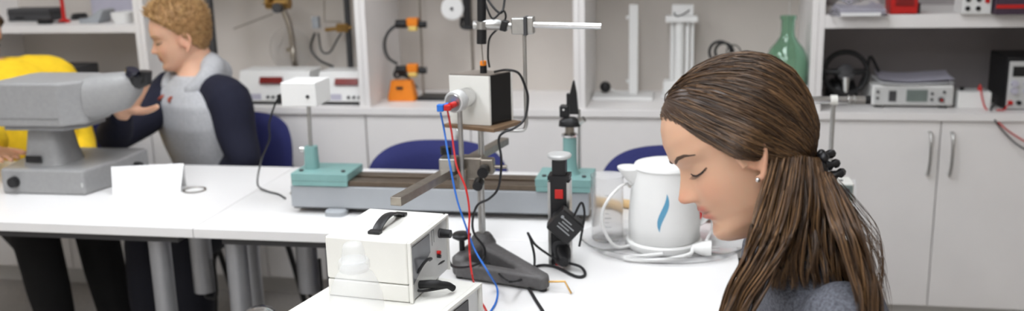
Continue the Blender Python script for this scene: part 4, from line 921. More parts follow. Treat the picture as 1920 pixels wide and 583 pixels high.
# ================================================================ telescope on the right table end
q = V((.40, 2.62, TZ)); Yt = 2.62
tz = ony(1563, 188, Yt)
r = thing('telescope_stand', (tz.x, Yt, TZ), 'slim chrome telescope tube on an upright rod behind the long-haired person', 'telescope')
MB().lathe((tz.x, Yt, TZ), [(.034, 0), (.034, .008), (.015, .016)]).build('base', M_cast, r)
MB().cyl((tz.x, Yt, TZ+.0162), (tz.x, Yt, tz.z-.008), .006).build('rod', M_alu, r)
z_ = lambda x: ony(x, 187.5, Yt)
MB().cyl(z_(1505), z_(1592), .0105, n=24).build('tube', M_chrome, r); MB().cyl(z_(1592.3), z_(1622), .012, n=24).build('eyepiece', M_chrome, r)
for x in (1590, 1600): MB().cyl(z_(x), z_(x+3), .0135, n=24).build('focus_ring', M_alu, r)
MB().cyl(z_(1622.3), z_(1632), .0115, n=24).build('eye_cap', M_blk, r)
MB().cyl(z_(1557), z_(1570), .0135, n=20).build('holder', M_wbox, r)
q0, q1 = ony(1545, 395, 2.5), ony(1602, 345, 2.5)
r = thing('grey_meter_box', ((q0.x+q1.x)/2, 2.56, TZ), 'grey and white meter box behind the long-haired person', 'meter')
x0, x1 = ony(1520, 380, 2.5).x, ony(1600, 380, 2.5).x; zt = ony(1585, 343, 2.5).z
MB().bb((x0, 2.5, TZ+.004), (x1, 2.57, zt)).build('case', M_wbox, r, bevel=.004)
fp = MB().bb((x0+.004, 2.496, TZ+.01), (x1-.004, 2.4997, zt-.006)).build('front_panel', M_lcd, r)
MB().bb((x0+.01, 2.4935, zt-.035), (x1-.012, 2.4958, zt-.014)).build('display', M_dgrey, fp)
MB().cyl((x1-.03, 2.52, zt+.0003), (x1-.03, 2.52, zt+.003), .004, n=12).build('screw', M_dgrey, r)
# ================================================================ people
from mathutils.bvhtree import BVHTree
def I(z, tab): return np.interp(z, [a for a, _ in tab], [b for _, b in tab])
T_F = [(-.112, .052), (-.105, .073), (-.098, .081), (-.088, .0835), (-.073, .080), (-.06, .083), (-.047, .0855), (-.035, .085), (-.015, .084), (.008, .0835), (.025, .0905), (.045, .0895), (.065, .083), (.085, .07), (.1, .052), (.11, .028), (.115, .005)]
T_B = [(-.112, .035), (-.1, .008), (-.085, -.02), (-.07, -.045), (-.05, -.075), (-.02, -.096), (.02, -.103), (.05, -.1), (.08, -.085), (.1, -.06), (.11, -.035), (.115, -.012)]
T_W = [(-.112, .014), (-.105, .026), (-.09, .042), (-.07, .055), (-.05, .0625), (-.03, .068), (0, .073), (.02, .075), (.05, .0735), (.08, .062), (.1, .044), (.11, .026), (.115, .008)]
def G(v, s): return np.exp(-(v/s)**2)
def bump(y, z, lips=1.0):
    ay = np.abs(y)
    h = I(z, [(-.044, 0), (-.039, .004), (-.0355, .0165), (-.031, .0215), (-.026, .0215), (-.015, .0145), (-.004, .008), (.008, .002), (.016, 0)])
    wn = I(z, [(-.04, .0125), (-.025, .0115), (-.01, .0085), (.01, .0075)])
    b = h*G(y, wn)+.0055*G(ay-.0125, .006)*G(z+.033, .006)
    b = b-.0105*G(ay-.031, .017)*G(z, .0115)+.0085*G(ay-.0325, .012)*G(z+.001, .0085)
    b = b+.003*G(ay-.03, .02)*G(z-.021, .007)+.0045*G(ay-.042, .02)*G(z+.03, .02)
    mk = np.exp(-(y/.021)**4)
    b = b+lips*mk*(.0048*G(z+.0512, .0042)+.0058*G(z+.0625, .0048)-.0042*G(z+.0568, .0017))-.003*G(z+.074, .006)*G(y, .022)
    return b+.003*G(y, .018)*G(z+.092, .011)
EX = 2.25
def xc_(z): xf, xb = I(z, T_F), I(z, T_B); return xf*.38+xb*.62
def face_x(y, z):
    w_ = I(z, T_W); q = np.clip(np.abs(y)/w_, 0, .999); ct = (1-q**EX)**(1/EX)
    return xc_(z)+(I(z, T_F)-xc_(z))*ct+bump(y, z)*np.clip(ct*1.6, 0, 1)
def head_grid(nz=130, nt=120, infl=None, feat=True):
    zs = -.112+.227*(np.linspace(0, 1, nz)); th = np.linspace(0, 2*np.pi, nt, endpoint=False)
    Z, TH = np.meshgrid(zs, th, indexing='ij'); ct, st = np.cos(TH), np.sin(TH)
    xc = xc_(Z); a = np.where(ct > 0, I(Z, T_F)-xc, xc-I(Z, T_B)); w_ = I(Z, T_W)
    ca, sa_ = np.abs(ct), np.abs(st); q = (ca**EX+sa_**EX)**(-1/EX)
    X = xc+a*ct*q; Y = w_*st*q
    if feat: X = X+np.where(ct > 0, bump(Y, Z)*np.clip(ct*q*1.6, 0, 1), 0)
    P = np.stack([X, Y, Z], -1)
    if infl is not None:
        c0 = np.array([-.012, 0, .01]); d = P-c0; d /= np.linalg.norm(d, axis=-1, keepdims=True)
        P = P+d*infl(P)[..., None]
    vs_ = P.reshape(-1, 3); f = []
    for i in range(nz-1):
        for j in range(nt): j2 = (j+1) % nt; f.append((i*nt+j, i*nt+j2, (i+1)*nt+j2, (i+1)*nt+j))
    f += [tuple(range(nt-1, -1, -1)), tuple((nz-1)*nt+j for j in range(nt))]
    return [V(p) for p in vs_.tolist()], f
def add_head(mb, Hm, nz=130, nt=120, ex=0, ez=0, es=1):
    v, f = head_grid(nz, nt); mb.add([Hm @ p for p in v], f)
    for s in (-1, 1):
        pts = [(.010, -.012), (.012, .008), (.005, .024), (-.01, .028), (-.022, .017), (-.022, -.002), (-.013, -.02), (-.003, -.034), (.005, -.03)]
        pl_ = [V((x*es-.006+ex, s*(.0725+.010*max(0, (.012-x)/.034)), z*es-.017+ez)) for x, z in pts]
        mb.tube([Hm @ p for p in spline(pl_, 4)], .0042, 8)
        R_ = Hm.to_3x3()
        mb.ball(Hm @ V((-.01+ex, s*.0735, -.017+ez)), 1, 14, (.015*es, .0055, .023*es), R_)
def hand(mb, M, curls=(.3, .45, .3), spread=.05, thumb=((.75, .75, -.15), (.9, .45, -.2), (.95, .3, -.2)), side=1, sc=1.0):
    m = lambda x, y, z: M @ V((x*sc, y*sc*side, z*sc))
    R3 = M.to_3x3(); ya, za = R3 @ V((0, side*sc, 0)), R3 @ V((0, 0, sc))
    mb.loft([(m(-.02, 0, 0), ya*.026, za*.019), (m(.01, 0, 0), ya*.03, za*.018), (m(.05, 0, 0), ya*.04, za*.016), (m(.09, 0, 0), ya*.04, za*.0125), (m(.098, 0, 0), ya*.034, za*.008)], 20, 2.6)
    for i, (y0, L) in enumerate(((.03, .072), (.0105, .081), (-.0105, .074), (-.03, .058))):
        p = V((.085, y0, 0)); a = 0; sp = spread*(1.5-i); pts = [(.06, y0*.9, 0), tuple(p)]
        for fr, c in zip((.45, .31, .24), curls):
            a += c*(1+.08*i); p = p+V((math.cos(a)*math.cos(sp), math.sin(sp), -math.sin(a)))*L*fr; pts.append(tuple(p))
        mb.tube([m(*q) for q in spline(pts, 3)], np.interp(np.linspace(0, 1, 13), [0, .3, .9, 1], [.0095*sc, .0095*sc, .0078*sc, .005*sc]).tolist(), 10)
    p = V((.018, .024, -.004)); pts = [tuple(p)]
    for d, L in zip(thumb, (.04, .032, .026)): p = p+V(d).normalized()*L; pts.append(tuple(p))
    mb.tube([m(*q) for q in spline(pts, 3)], np.interp(np.linspace(0, 1, 10), [0, .4, .9, 1], [.014*sc, .0115*sc, .009*sc, .006*sc]).tolist(), 10)
def limb(mb, pts, rad, n=16):
    P = [V(p) for p in pts]; k = 5; sp = spline(P, k)
    rr = np.interp(np.linspace(0, len(P)-1, len(sp)), range(len(P)), rad).tolist()
    mb.tube(sp, rr, n); mb.ball(P[0], rad[0]*.98, 14); mb.ball(P[-1], rad[-1]*.98, 14)
def tint_skin(me, Hm, base, lipc, flush, off):
    n = len(me.vertices); co = np.empty(n*3); me.vertices.foreach_get('co', co); co = co.reshape(-1, 3)+np.array(off)
    Mi = np.array(Hm.inverted()); L = co@Mi[:3, :3].T+Mi[:3, 3]
    x, y, z = L.T; fr = np.clip((x-.04)/.03, 0, 1)*(np.abs(y) < .08)*(np.abs(z) < .13)
    mk = np.exp(-(y/.0225)**6)*fr
    lm = np.clip(mk*(G(z+.0505, .0052)*1.1+G(z+.063, .0062)*1.15), 0, 1)
    lm = np.where((z > -.045) | (z < -.071), 0, lm)**1.3
    fl = np.clip(fr*(.55*G(np.abs(y)-.045, .02)*G(z+.03, .02)+.8*G(y, .016)*G(z+.03, .014))+.5*(np.abs(y) > .066)*(x < .02)*(x > -.045)*(np.abs(z+.015) < .045), 0, 1)
    b, l, f = (np.array(lin(c)) for c in (base, lipc, flush))
    c = b*(1-fl[:, None]*.6)+f*(fl[:, None]*.6); c = c*(1-lm[:, None])+l*lm[:, None]
    ml = fr*np.exp(-(y/.022)**6)*G(z+.0568, .0016); c = c*(1-.6*ml[:, None])
    at = me.color_attributes.new('tint', 'FLOAT_COLOR', 'POINT'); at.data.foreach_set('color', np.concatenate([c, np.ones((n, 1))], 1).ravel())
M_skin = attr_mat('skin', .48, .25, .4, bump=.08, bscale=500)
M_hair = attr_mat('brown hair strands', .38, 0, .55); M_hairb = attr_mat('short hair strands', .5, 0, .4)
def strands(name, paths, rad, cols_, parent, m):      # paths (n,k,3) world; 3-sided tubes as one mesh
    n, k, _ = paths.shape; t = np.gradient(paths, axis=1); t /= np.linalg.norm(t, axis=2, keepdims=True)+1e-9
    ref = np.array([.31, .42, .85]); a = np.cross(t, ref); a /= np.linalg.norm(a, axis=2, keepdims=True)+1e-9; b = np.cross(t, a)
    s = np.linspace(0, 1, k); tp = np.interp(s, [0, .08, .75, 1], [.5, 1, .9, .15])[None, :, None]*np.asarray(rad).reshape(-1, 1, 1)
    ring = np.stack([paths+tp*(a*math.cos(q)+b*math.sin(q)) for q in (0, 2.0944, 4.18879)], 2)       # n,k,3,3
    vv = ring.reshape(-1, 3)-np.array(wloc(parent))
    base = (np.arange(n)*k*3)[:, None, None]+(np.arange(k-1)*3)[None, :, None]
    j = np.arange(3)[None, None, :]; j2 = (j+1) % 3
    q = np.stack([base+j, base+j2, base+3+j2, base+3+j], -1).reshape(-1, 4)
    me = D.meshes.new(name); me.vertices.add(len(vv)); me.vertices.foreach_set('co', vv.ravel())
    me.loops.add(q.size); me.loops.foreach_set('vertex_index', q.ravel().astype(np.int32)); me.polygons.add(len(q))
    me.polygons.foreach_set('loop_start', np.arange(0, q.size, 4, dtype=np.int32)); me.update(calc_edges=True)
    me.polygons.foreach_set('use_smooth', np.ones(len(q), bool))
    at = me.color_attributes.new('tint', 'FLOAT_COLOR', 'POINT')
    cc = np.repeat(np.asarray(cols_), k*3, axis=0); at.data.foreach_set('color', np.concatenate([cc, np.ones((len(cc), 1))], 1).ravel())
    o = D.objects.new(name, me); COL.objects.link(o); o.parent = parent; me.materials.append(m); return o
def hm(center, fwd, up):
    f = fwd.normalized(); u = (up-f*up.dot(f)).normalized(); l = u.cross(f)
    return Matrix(((f.x, l.x, u.x, center.x), (f.y, l.y, u.y, center.y), (f.z, l.z, u.z, center.z), (0, 0, 0, 1)))
FWh = V((FW.x, FW.y, 0)).normalized(); RTh = V((RT.x, RT.y, 0)).normalized(); ZU = V((0, 0, 1))
def on_face(Hm, y, z, out=.001): return Hm @ V((float(face_x(np.array(y), np.array(z)))+out, y, z))
def brows(Hm, parent, m, rb=.0018, thick=1):
    for s in (-1, 1):
        MB().loft([(on_face(Hm, s*y, z, .0002), (Hm.to_3x3() @ V((.0016, 0, 0))), (Hm.to_3x3() @ V((0, 0, h*thick)))) for y, z, h in ((.014, .0185, .001), (.02, .021, .0026), (.03, .0245, .0026), (.04, .0245, .002), (.049, .02, .0007))], 8, 2).build('eyebrow', m, parent)
def lashes(Hm, parent, m, zz=-.0055, r=.0011):
    for s in (-1, 1):
        b = MB(); b.tube([on_face(Hm, s*y, z+zz, .0004) for y, z in ((.0185, .0035), (.024, .0005), (.032, -.001), (.04, .0005), (.0465, .0045))], [r*.4, r, r, r, r*.5], 6)
        for i in range(13):
            y = .022+.025*i/12; p = on_face(Hm, s*y, zz-.001+.004*((y-.032)/.014)**2, .0004); q = Hm.to_3x3() @ V((.006, s*(y-.03)*.25, -.0035))
            b.tube([p, p+q*.6, p+q+Hm.to_3x3() @ V((0, 0, .0012))], [.0004, .0003, .0001], 4)
        b.build('eyelashes', m, parent)
M_dkhair = mat('dark brow hair', (74, 54, 42), .7); M_lash = mat('lash', (34, 26, 24), .6)
def cap_mesh(name, Hm, infl, col, parent, m, nz=90, nt=90):
    v, f = head_grid(nz, nt, infl, feat=False); me = MB(Hm).add(v, f).mesh(name, wloc(parent)); smooth_mesh(me, 3)
    at = me.color_attributes.new('tint', 'FLOAT_COLOR', 'POINT'); at.data.foreach_set('color', list(lin(col)+[1])*len(me.vertices))
    o = D.objects.new(name, me); COL.objects.link(o); o.parent = parent; me.materials.append(m)
    lv, lf = head_grid(nz, nt, infl, feat=False); return o, BVHTree.FromPolygons(lv, lf)
def smst(x, a, b): t = np.clip((x-a)/(b-a), 0, 1); return t*t*(3-2*t)

# ---------------------------------------------------------------- the long-haired person in the foreground
WZ = 1.25; a = math.radians(28)
wf = -RT*math.cos(a)-UP*math.sin(a); wu = UP*math.cos(a)-RT*math.sin(a)
WH = hm(atz(1387, 271, WZ), wf, wu)
N = atz(1508, 470, 1.27); N = V((N.x, N.y, N.z))
wr = thing('person', (N.x+.12, N.y, 0), 'long brown-haired person in a grey knit top bending over the table', 'person')
wr.location.z = .0
L_ = -FWh; Fd = -RTh                                  # left of the body, forward of the body
def tor(dx, dz, fa, lb, dy=0): return (N+RTh*dx+V((0, 0, dz)), Fd*fa, L_*lb)
def build_torso(mb, g=0):
    mb.loft([tor(.0, .012, .046+g, .05+g), tor(.004, -.012, .056+g, .075+g), tor(.012, -.035, .07+g, .125+g), tor(.02, -.065, .072+g, .15+g), tor(.035, -.12, .082+g, .16+g), tor(.065, -.22, .1+g, .155+g), tor(.095, -.34, .098+g, .14+g), tor(.115, -.44, .11+g, .165+g), tor(.12, -.525, .115+g, .17+g)], 36, 2.3)
def Q(fwd, left, z): return V((N.x, N.y, 0))+Fd*fwd+L_*left+V((0, 0, z))
ltab = .762
arms = {}
for s in (-1, 1):
    arms[s] = [Q(-.008, .14*s, N.z-.05), Q(-.025, .175*s, N.z-.14), Q(-.02, .185*s, .80), Q(.19, .15*s, .786), Q(.33, .07*s+.02, .778)]
b = MB(); add_head(b, WH, 150, 140, .02, .006, .9)
b.loft([(WH @ V((-.022, 0, -.03)), WH.to_3x3() @ V((.052, 0, 0)), WH.to_3x3() @ V((0, .05, 0))), (WH @ V((-.028, 0, -.075)), WH.to_3x3() @ V((.052, 0, .0)), WH.to_3x3() @ V((0, .05, 0))),
        ((WH @ V((-.04, 0, -.11)))*.6+N*.4, Fd*.048-V((0, 0, .02)), L_*.052), (N+V((0, 0, .01)), Fd*.05, L_*.06), (N-V((0, 0, .05)), Fd*.06, L_*.1)], 28, 2.1)
build_torso(b, -.012)
for s in (-1, 1):
    limb(b, arms[s][:3], [.043, .038, .033]); limb(b, arms[s][2:], [.033, .032, .022])
    hd_ = (arms[s][4]-arms[s][3]).normalized()
    hand(b, frame(arms[s][4]+hd_*.015, hd_, ZU), (.05, .14, .1), .05, ((.75, .75, .0), (.9, .45, -.05), (.95, .3, -.05)), side=1 if s < 0 else -1, sc=.92)
    limb(b, [Q(-.13, .09*s, .565), Q(.08, .1*s, .54), Q(.28, .11*s, .53)], [.078, .07, .055]); limb(b, [Q(.28, .11*s, .53), Q(.29, .11*s, .3), Q(.26, .11*s, .09)], [.054, .05, .034])
    limb(b, [Q(.25, .11*s, .06), Q(.36, .12*s, .035)], [.034, .026])
me = remesh(b, .0026, 2); wb = link_mesh('body', me, M_skin, wr)
tint_skin(wb.data, WH, (206, 164, 136), (188, 112, 98), (208, 138, 112), wloc(wr))
b = MB(); build_torso(b, .006)
for s in (-1, 1): limb(b, arms[s][:3], [.058, .05, .045]); limb(b, [arms[s][2], arms[s][3], arms[s][3]*.3+arms[s][4]*.7], [.045, .041, .033])
m_knit = mat('grey melange knit', (96, 98, 106), .9, var=.45, scale=260, bump=.8, bscale=420)
link_mesh('knit_top', remesh(b, .005, 4), m_knit, wr)
b = MB()
for s in (-1, 1): limb(b, [Q(-.13, .09*s, .565), Q(.08, .1*s, .54), Q(.28, .11*s, .53)], [.09, .082, .067]); limb(b, [Q(.28, .11*s, .53), Q(.29, .11*s, .3), Q(.26, .11*s, .09)], [.066, .06, .045])
b.loft([tor(.115, -.42, .118, .172), tor(.12, -.535, .122, .178)], 30, 2.4)
link_mesh('trousers', remesh(b, .007, 3), mat('dark denim', (36, 40, 56), .85, var=.15, scale=200), wr)
for s in (-1, 1): MB().loft([(Q(.2, .11*s, .045), Fd*.02, ZU*.03), (Q(.24, .11*s, .045), L_*.04, ZU*.045), (Q(.33, .115*s, .035), L_*.043, ZU*.034), (Q(.4, .12*s, .028), L_*.036, ZU*.026), (Q(.43, .12*s, .024), L_*.02, ZU*.016)][1:], 20, 2.8).build('shoe', M_blk, wr)
brows(WH, wr, M_dkhair); lashes(WH, wr, M_lash)
MB().ball(WH @ V((.0185, .081, -.0405)), .0032, 14).build('earring', M_chrome, wr)
# hair: an inner cap, strands swept back to the tie, strands falling over the shoulders
HL = [(-.12, -.05), (-.05, -.03), (-.031, -.004), (-.004, .030), (.034, .057), (.07, .077), (.09, .085), (.12, .1)]
def w_infl(P):
    x, y, z = P[..., 0], P[..., 1], P[..., 2]; m_ = smst(I(z, HL)-x, -.008, .012)
    return -.012+m_*(.012+.0015+.001*smst(z, -.02, .08)*smst(.09-x, 0, .05)+.001*smst(-x, 0, .09)+.02*G(x-.01, .026)*G(z-.004, .022)*smst(np.abs(y), .055, .07))
hair_o, bv = cap_mesh('hair_cap', WH, w_infl, (62, 44, 32), wr, M_hair)
hair_o.name = 'hair_underlayer'
c0 = V((-.012, 0, .01)); tie = V((-.080, .014, -.074))
MW = np.array(WH)
def hair_col(n, s=1.0):
    t = rng.random(n)[:, None]; a_, b_, c_ = (np.array(lin(q)) for q in ((50, 36, 25), (98, 71, 46), (176, 134, 90)))
    c = a_*(1-t)+b_*t; hi = (rng.random(n) < .22)[:, None]; return np.where(hi, c*.65+c_*.35, c)*s
n, k = 4200, 15; roots = []
while len(roots) < n:
    d = rng.normal(size=3); d /= np.linalg.norm(d); d = V(d.tolist())
    h, _, _, _ = bv.ray_cast(c0, d)
    if h is None: continue
    if h.x < float(I(h.z, HL))+.004 and h.z > -.075: roots.append((h, d))
paths = np.zeros((n, k, 3)); td = (tie-c0).normalized()
for i, (h, d) in enumerate(roots):
    om = math.acos(max(-1, min(1, d.dot(td)))); so = math.sin(om)+1e-6; lift = random.uniform(.0, .0035); jt = random.uniform(-.006, .006)
    tdi = (tie+V((random.uniform(-.006, .006), random.uniform(-.014, .014), random.uniform(-.012, .012)))-c0).normalized()
    cl = math.sin(d.y*9+d.z*7)*.35
    for j in range(k):
        t = j/(k-1); q = (d*(math.sin((1-t)*om)/so)+tdi*(math.sin(t*om)/so)).normalized() if om > .05 else d
        g = (q+V((0, 0, -.10*math.sin(math.pi*t)*min(1, om)*(1 if abs(d.y) > .25 else .3)))).normalized()
        p, _, _, _ = bv.ray_cast(c0, g)
        if p is None: p = h
        e = lift*min(1, .25+t*4)*(1-.3*t)+.0012*math.sin(j*.8+cl*20)
        paths[i, j] = p+g*e
pw = paths@MW[:3, :3].T+MW[:3, 3]
so_ = strands('swept_hair', pw, rng.uniform(.00055, .00095, n), hair_col(n), wr, M_hair)
def bundle(gl, gr, n, k, z0, z1, amp=5, zin=1.18):
    u_ = rng.random(n); ncl = 22; cu = (np.floor(u_*ncl)+.5)/ncl; u_ = u_*.55+cu*.45+rng.normal(0, .012, n)
    gl, gr = np.array(gl, float), np.array(gr, float); s = np.linspace(0, 1, k); out = np.zeros((n, k, 3))
    def cr(g):
        tt = np.linspace(0, 1, len(g)); sp = np.array([list(v) for v in spline([(a_, b_, 0) for a_, b_ in g], 8)]); return np.stack([np.interp(s, np.linspace(0, 1, len(sp)), sp[:, c]) for c in (0, 1)], -1)
    A, B = cr(gl), cr(gr); ph = rng.random(ncl+3)*6.28; fr = rng.uniform(7, 12, ncl+3)
    zd = rng.uniform(z0, z1, n); ci = np.clip((cu*ncl).astype(int), 0, ncl+2); s0 = rng.uniform(0, .13, n); ln = rng.uniform(.9, 1.0, n)
    for i in range(n):
        P = A*(1-u_[i])+B*u_[i]
        wv = np.sin(s*fr[ci[i]]+ph[ci[i]])*amp*np.clip(s*2.2, 0, 1)+np.sin(s*17+i*1.7)*amp*.18+rng.normal(0, 1.3)*s
        zz = zin+(zd[i]-zin)*np.clip(s*3.0, 0, 1)+.006*np.cos(s*fr[ci[i]]+ph[ci[i]])
        ss = s0[i]+(ln[i]-s0[i])*s
        px = np.interp(ss, s, P[:, 0]+wv); py = np.interp(ss, s, P[:, 1]); zq = np.interp(ss, s, zz)
        dd = np.array(FW)*F+np.outer(px-960, np.array(RT))-np.outer(py-291.5, np.array(UP))
        out[i] = np.array(CP)+dd*(zq/F)[:, None]
    return out
fr_ = bundle([(1448, 295), (1420, 385), (1404, 440), (1388, 495), (1362, 555), (1335, 625)], [(1510, 290), (1498, 400), (1480, 462), (1450, 515), (1415, 575), (1392, 640)], 2100, 20, 1.13, 1.20)
md_ = bundle([(1490, 288), (1484, 380), (1470, 440), (1455, 500), (1450, 545)], [(1538, 295), (1556, 380), (1568, 430), (1590, 490), (1612, 545)], 1700, 18, 1.17, 1.24)
bk_ = bundle([(1530, 320), (1545, 390), (1568, 450), (1596, 515), (1612, 580), (1618, 650)], [(1558, 322), (1594, 385), (1622, 445), (1641, 515), (1652, 580), (1655, 660)], 1900, 20, 1.08, 1.26)
fly = bundle([(1545, 330), (1590, 395), (1625, 455), (1648, 520), (1656, 600)], [(1560, 320), (1612, 380), (1645, 440), (1668, 510), (1672, 600)], 60, 20, 1.2, 1.28, 9)
for nm, P_, rr in (('front_hair', fr_, (.0006, .001)), ('middle_hair', md_, (.0006, .001)), ('back_hair', bk_, (.0006, .001)), ('flyaway_hair', fly, (.0002, .0003))):
    cc = hair_col(len(P_), 1.15)
    strands(nm, P_, rng.uniform(rr[0], rr[1], len(P_)), cc, wr, M_hair)
b = MB(); pt_ = [WH @ V((-.086+.010*math.cos(q*1.3), .020*math.sin(q*1.3)+.014, -.058-.04*q/14)) for q in np.linspace(0, 14, 60)]
b.tube(pt_, [.0048+.0016*math.sin(i*1.9) for i in range(60)], 8); 
for i in range(7): b.ball(atz(1540+5*math.sin(i*2), 288+8*i, 1.195-.006*(i % 2)), .0058+.001*(i % 2), 10)
b.build('hair_tie', M_blk, wr, label='knotted black hair tie')

# ---------------------------------------------------------------- seated person in the hooded sweatshirt
b38 = math.radians(22)
mfw = (-RTh*math.cos(b38)-FWh*math.sin(b38)-ZU*.22); MC = atz(336, 68, 3.28)
MH = hm(MC, mfw, ZU-RTh*.02)
ca = math.radians(48); Fc = -RTh*math.cos(ca)-FWh*math.sin(ca); Lc = -FWh*math.cos(ca)+RTh*math.sin(ca)
MN = atz(364, 146, 3.31)
pel = V((MN.x+.06, MN.y+.05, .54))
mr = thing('person', (pel.x, pel.y, 0), 'seated blond person in a grey and navy hooded sweatshirt looking into the microscope', 'person')
def mt(t, fa, lb, g=0, f_=0): p = MN.lerp(pel, t); return (p+Fc*f_, Fc*(fa+g), Lc*(lb+g))
def m_torso(mb, g):
    mb.loft([mt(-.03, .05, .055, g), mt(.03, .07, .09, g), mt(.09, .095, .15, g), mt(.18, .115, .185, g, .01), mt(.35, .12, .185, g, .02), mt(.55, .115, .17, g, .02), mt(.8, .115, .165, g), mt(1.0, .12, .17, g), mt(1.07, .11, .16, g)], 36, 2.3)
shR, shL = MN.lerp(pel, .16)-Lc*.165, MN.lerp(pel, .17)+Lc*.175
elR, wrR = atz(214, 253, 3.1), atz(227, 214, 2.95)
elL, wrL = atz(458, 296, 3.2), V((-1.57, 2.93, .67))
kn = {1: V((-1.57, 2.66, .50)), -1: V((-1.72, 2.66, .50))}
ft = {1: V((-1.555, 2.62, .09)), -1: V((-1.70, 2.60, .09))}
def m_legs(mb, g):
    for s in (-1, 1):
        hp = pel+Lc*.09*s; hp.z = .56
        limb(mb, [hp, hp.lerp(kn[s], .5), kn[s]], [.088+g, .078+g, .06+g]); limb(mb, [kn[s], kn[s].lerp(ft[s], .4), ft[s]], [.058+g, .056+g, .038+g])
b = MB(); add_head(b, MH, 100, 100)
H3 = MH.to_3x3()
b.loft([(MH @ V((-.022, 0, -.03)), H3 @ V((.055, 0, 0)), H3 @ V((0, .055, 0))), (MH @ V((-.028, 0, -.085)), H3 @ V((.056, 0, 0)), H3 @ V((0, .056, 0))), (MN+ZU*.005, Fc*.058, Lc*.062), (MN-ZU*.05, Fc*.07, Lc*.1)], 24, 2.1)
m_torso(b, -.015); m_legs(b, -.004)
limb(b, [shR, shR.lerp(elR, .5)-ZU*.005, elR], [.05, .045, .038]); limb(b, [elR, wrR], [.037, .024]); limb(b, [shL, shL.lerp(elL, .5), elL], [.05, .045, .038]); limb(b, [elL, wrL], [.037, .024])
hx = (atz(246, 176, 2.93)-wrR).normalized()
hand(b, frame(wrR+hx*.012, hx, FWh), (.25, .5, .4), .07, ((.5, .85, -.1), (.72, .68, -.15), (.85, .5, -.2)), side=1, sc=1.0)
hxl = (wrL-elL).normalized(); hand(b, frame(wrL+hxl*.012, hxl, ZU), (.3, .4, .3), side=-1)
for s in (-1, 1): limb(b, [ft[s]-ZU*.03, ft[s]+V((0, -.13, -.055))], [.034, .026])
me = remesh(b, .0048, 2); mb_ = link_mesh('body', me, M_skin, mr); tint_skin(mb_.data, MH, (222, 176, 148), (196, 118, 104), (214, 140, 116), wloc(mr))
M_hood = mat('light grey sweatshirt', (176, 177, 180), .9, var=.1, scale=120, bump=.4, bscale=400); M_navy = mat('navy sweatshirt', (21, 23, 42), .9, var=.12, scale=120, bump=.3, bscale=400)
b = MB(); m_torso(b, .012); hd = link_mesh('sweatshirt', remesh(b, .007, 5), M_hood, mr)
for s, sh, el, wr_, rr in ((-1, shR, elR, wrR.lerp(elR, .12), 1), (1, shL, elL, wrL.lerp(elL, .1), 1)):
    b = MB(); limb(b, [sh.lerp(MN, .62)+ZU*.0, sh+ZU*.012+(Lc*s)*.006, sh.lerp(el, .5)-ZU*.005, el], [.055, .078, .068, .058]); limb(b, [el, el.lerp(wr_, .5), wr_], [.057, .05, .037])
    limb(b, [el.lerp(wr_, .94), wr_], [.038, .038])
    link_mesh('sleeve', remesh(b, .006, 5), M_navy, hd)
b = MB(); pts = []                              # hood lying round the neck
for i in range(22):
    t = i/21; an = -2.45+4.9*t
    pts.append(MN-Fc*.035*math.cos(an)*2.0+Lc*math.sin(an)*.098+ZU*(-.002+.045*math.cos(an))+Fc*.015)
b.tube(pts, [.02+.026*math.sin(math.pi*i/21)**.7 for i in range(22)], 14); b.ball(MN-Fc*.085+ZU*.01, .06, 16, (1, 1, .9))
link_mesh('hood', remesh(b, .006, 4), M_hood, hd)
for s in (-1, 1):
    p = MN+Fc*.105+Lc*.028*s-ZU*.05; MB().tube(spline([p, p+Fc*.012-ZU*.006, p+Fc*.016-ZU*.014+Lc*.008*s], 5), .005).build('drawstring_end', mat('rust cord', (150, 70, 50), .7), hd)
b = MB(); m_legs(b, .012); b.loft([mt(.9, .13, .18), mt(1.08, .13, .18)], 30, 2.4); link_mesh('jeans', remesh(b, .009, 3), mat('black navy denim', (17, 19, 30), .85, var=.15, scale=200), mr)
for s in (-1, 1):
    f_ = ft[s]; MB().loft([(f_+V((0, .06, -.05)), V((.034, 0, 0)), V((0, 0, .038))), (f_+V((0, 0, -.04)), V((.042, 0, 0)), V((0, 0, .049))), (f_+V((0, -.12, -.055)), V((.044, 0, 0)), V((0, 0, .034))), (f_+V((0, -.19, -.065)), V((.03, 0, 0)), V((0, 0, .022)))], 20, 2.8).build('shoe', M_dgrey, mr)
brows(MH, mr, mat('blond brow', (150, 112, 76), .8), thick=.9); lashes(MH, mr, M_lash, zz=-.004, r=.0016)
def m_infl(P):
    x, y, z = P[..., 0], P[..., 1], P[..., 2]
    hl = I(z, [(-.12, -.06), (-.05, -.045), (-.025, -.022), (.0, -.004), (.03, .022), (.055, .046), (.075, .068), (.088, .082), (.12, .12)])
    m_ = smst(hl-x, -.006, .01); return -.012+m_*(.012+.006+.012*smst(z, .0, .08)+.003*np.sin(x*160)*np.sin(y*150)*smst(z, .02, .08))
ho, bvm = cap_mesh('hair_underlayer', MH, m_infl, (168, 128, 84), mr, M_hairb)
n, k = 2600, 7; pp_ = np.zeros((n, k, 3)); i = 0
while i < n:
    d = rng.normal(size=3); d /= np.linalg.norm(d); d = V(d.tolist()); h, _, _, _ = bvm.ray_cast(c0, d)
    if h is None or h.z < -.06 or h.x > float(np.interp(h.z, [-.12, -.05, -.025, 0, .03, .055, .075, .088, .12], [-.06, -.045, -.022, -.004, .022, .046, .068, .084, .12])): continue
    top = max(0, min(1, (h.z+.02)/.1)); fl = V((.2*top-.25, .15*math.sin(h.y*60), -.55+.85*top)); L = .012+.022*top
    st = V((random.uniform(-.3, .3), random.uniform(-.3, .3), random.uniform(-.2, .3)))
    for j in range(k):
        t = j/(k-1); q = h+d*(.011*top*t+.002)+(fl+st)*L*t-d*(max(0, d.dot(fl)))*L*t*.5; pp_[i, j] = q
    i += 1
MM = np.array(MH); t = rng.random(n)[:, None]
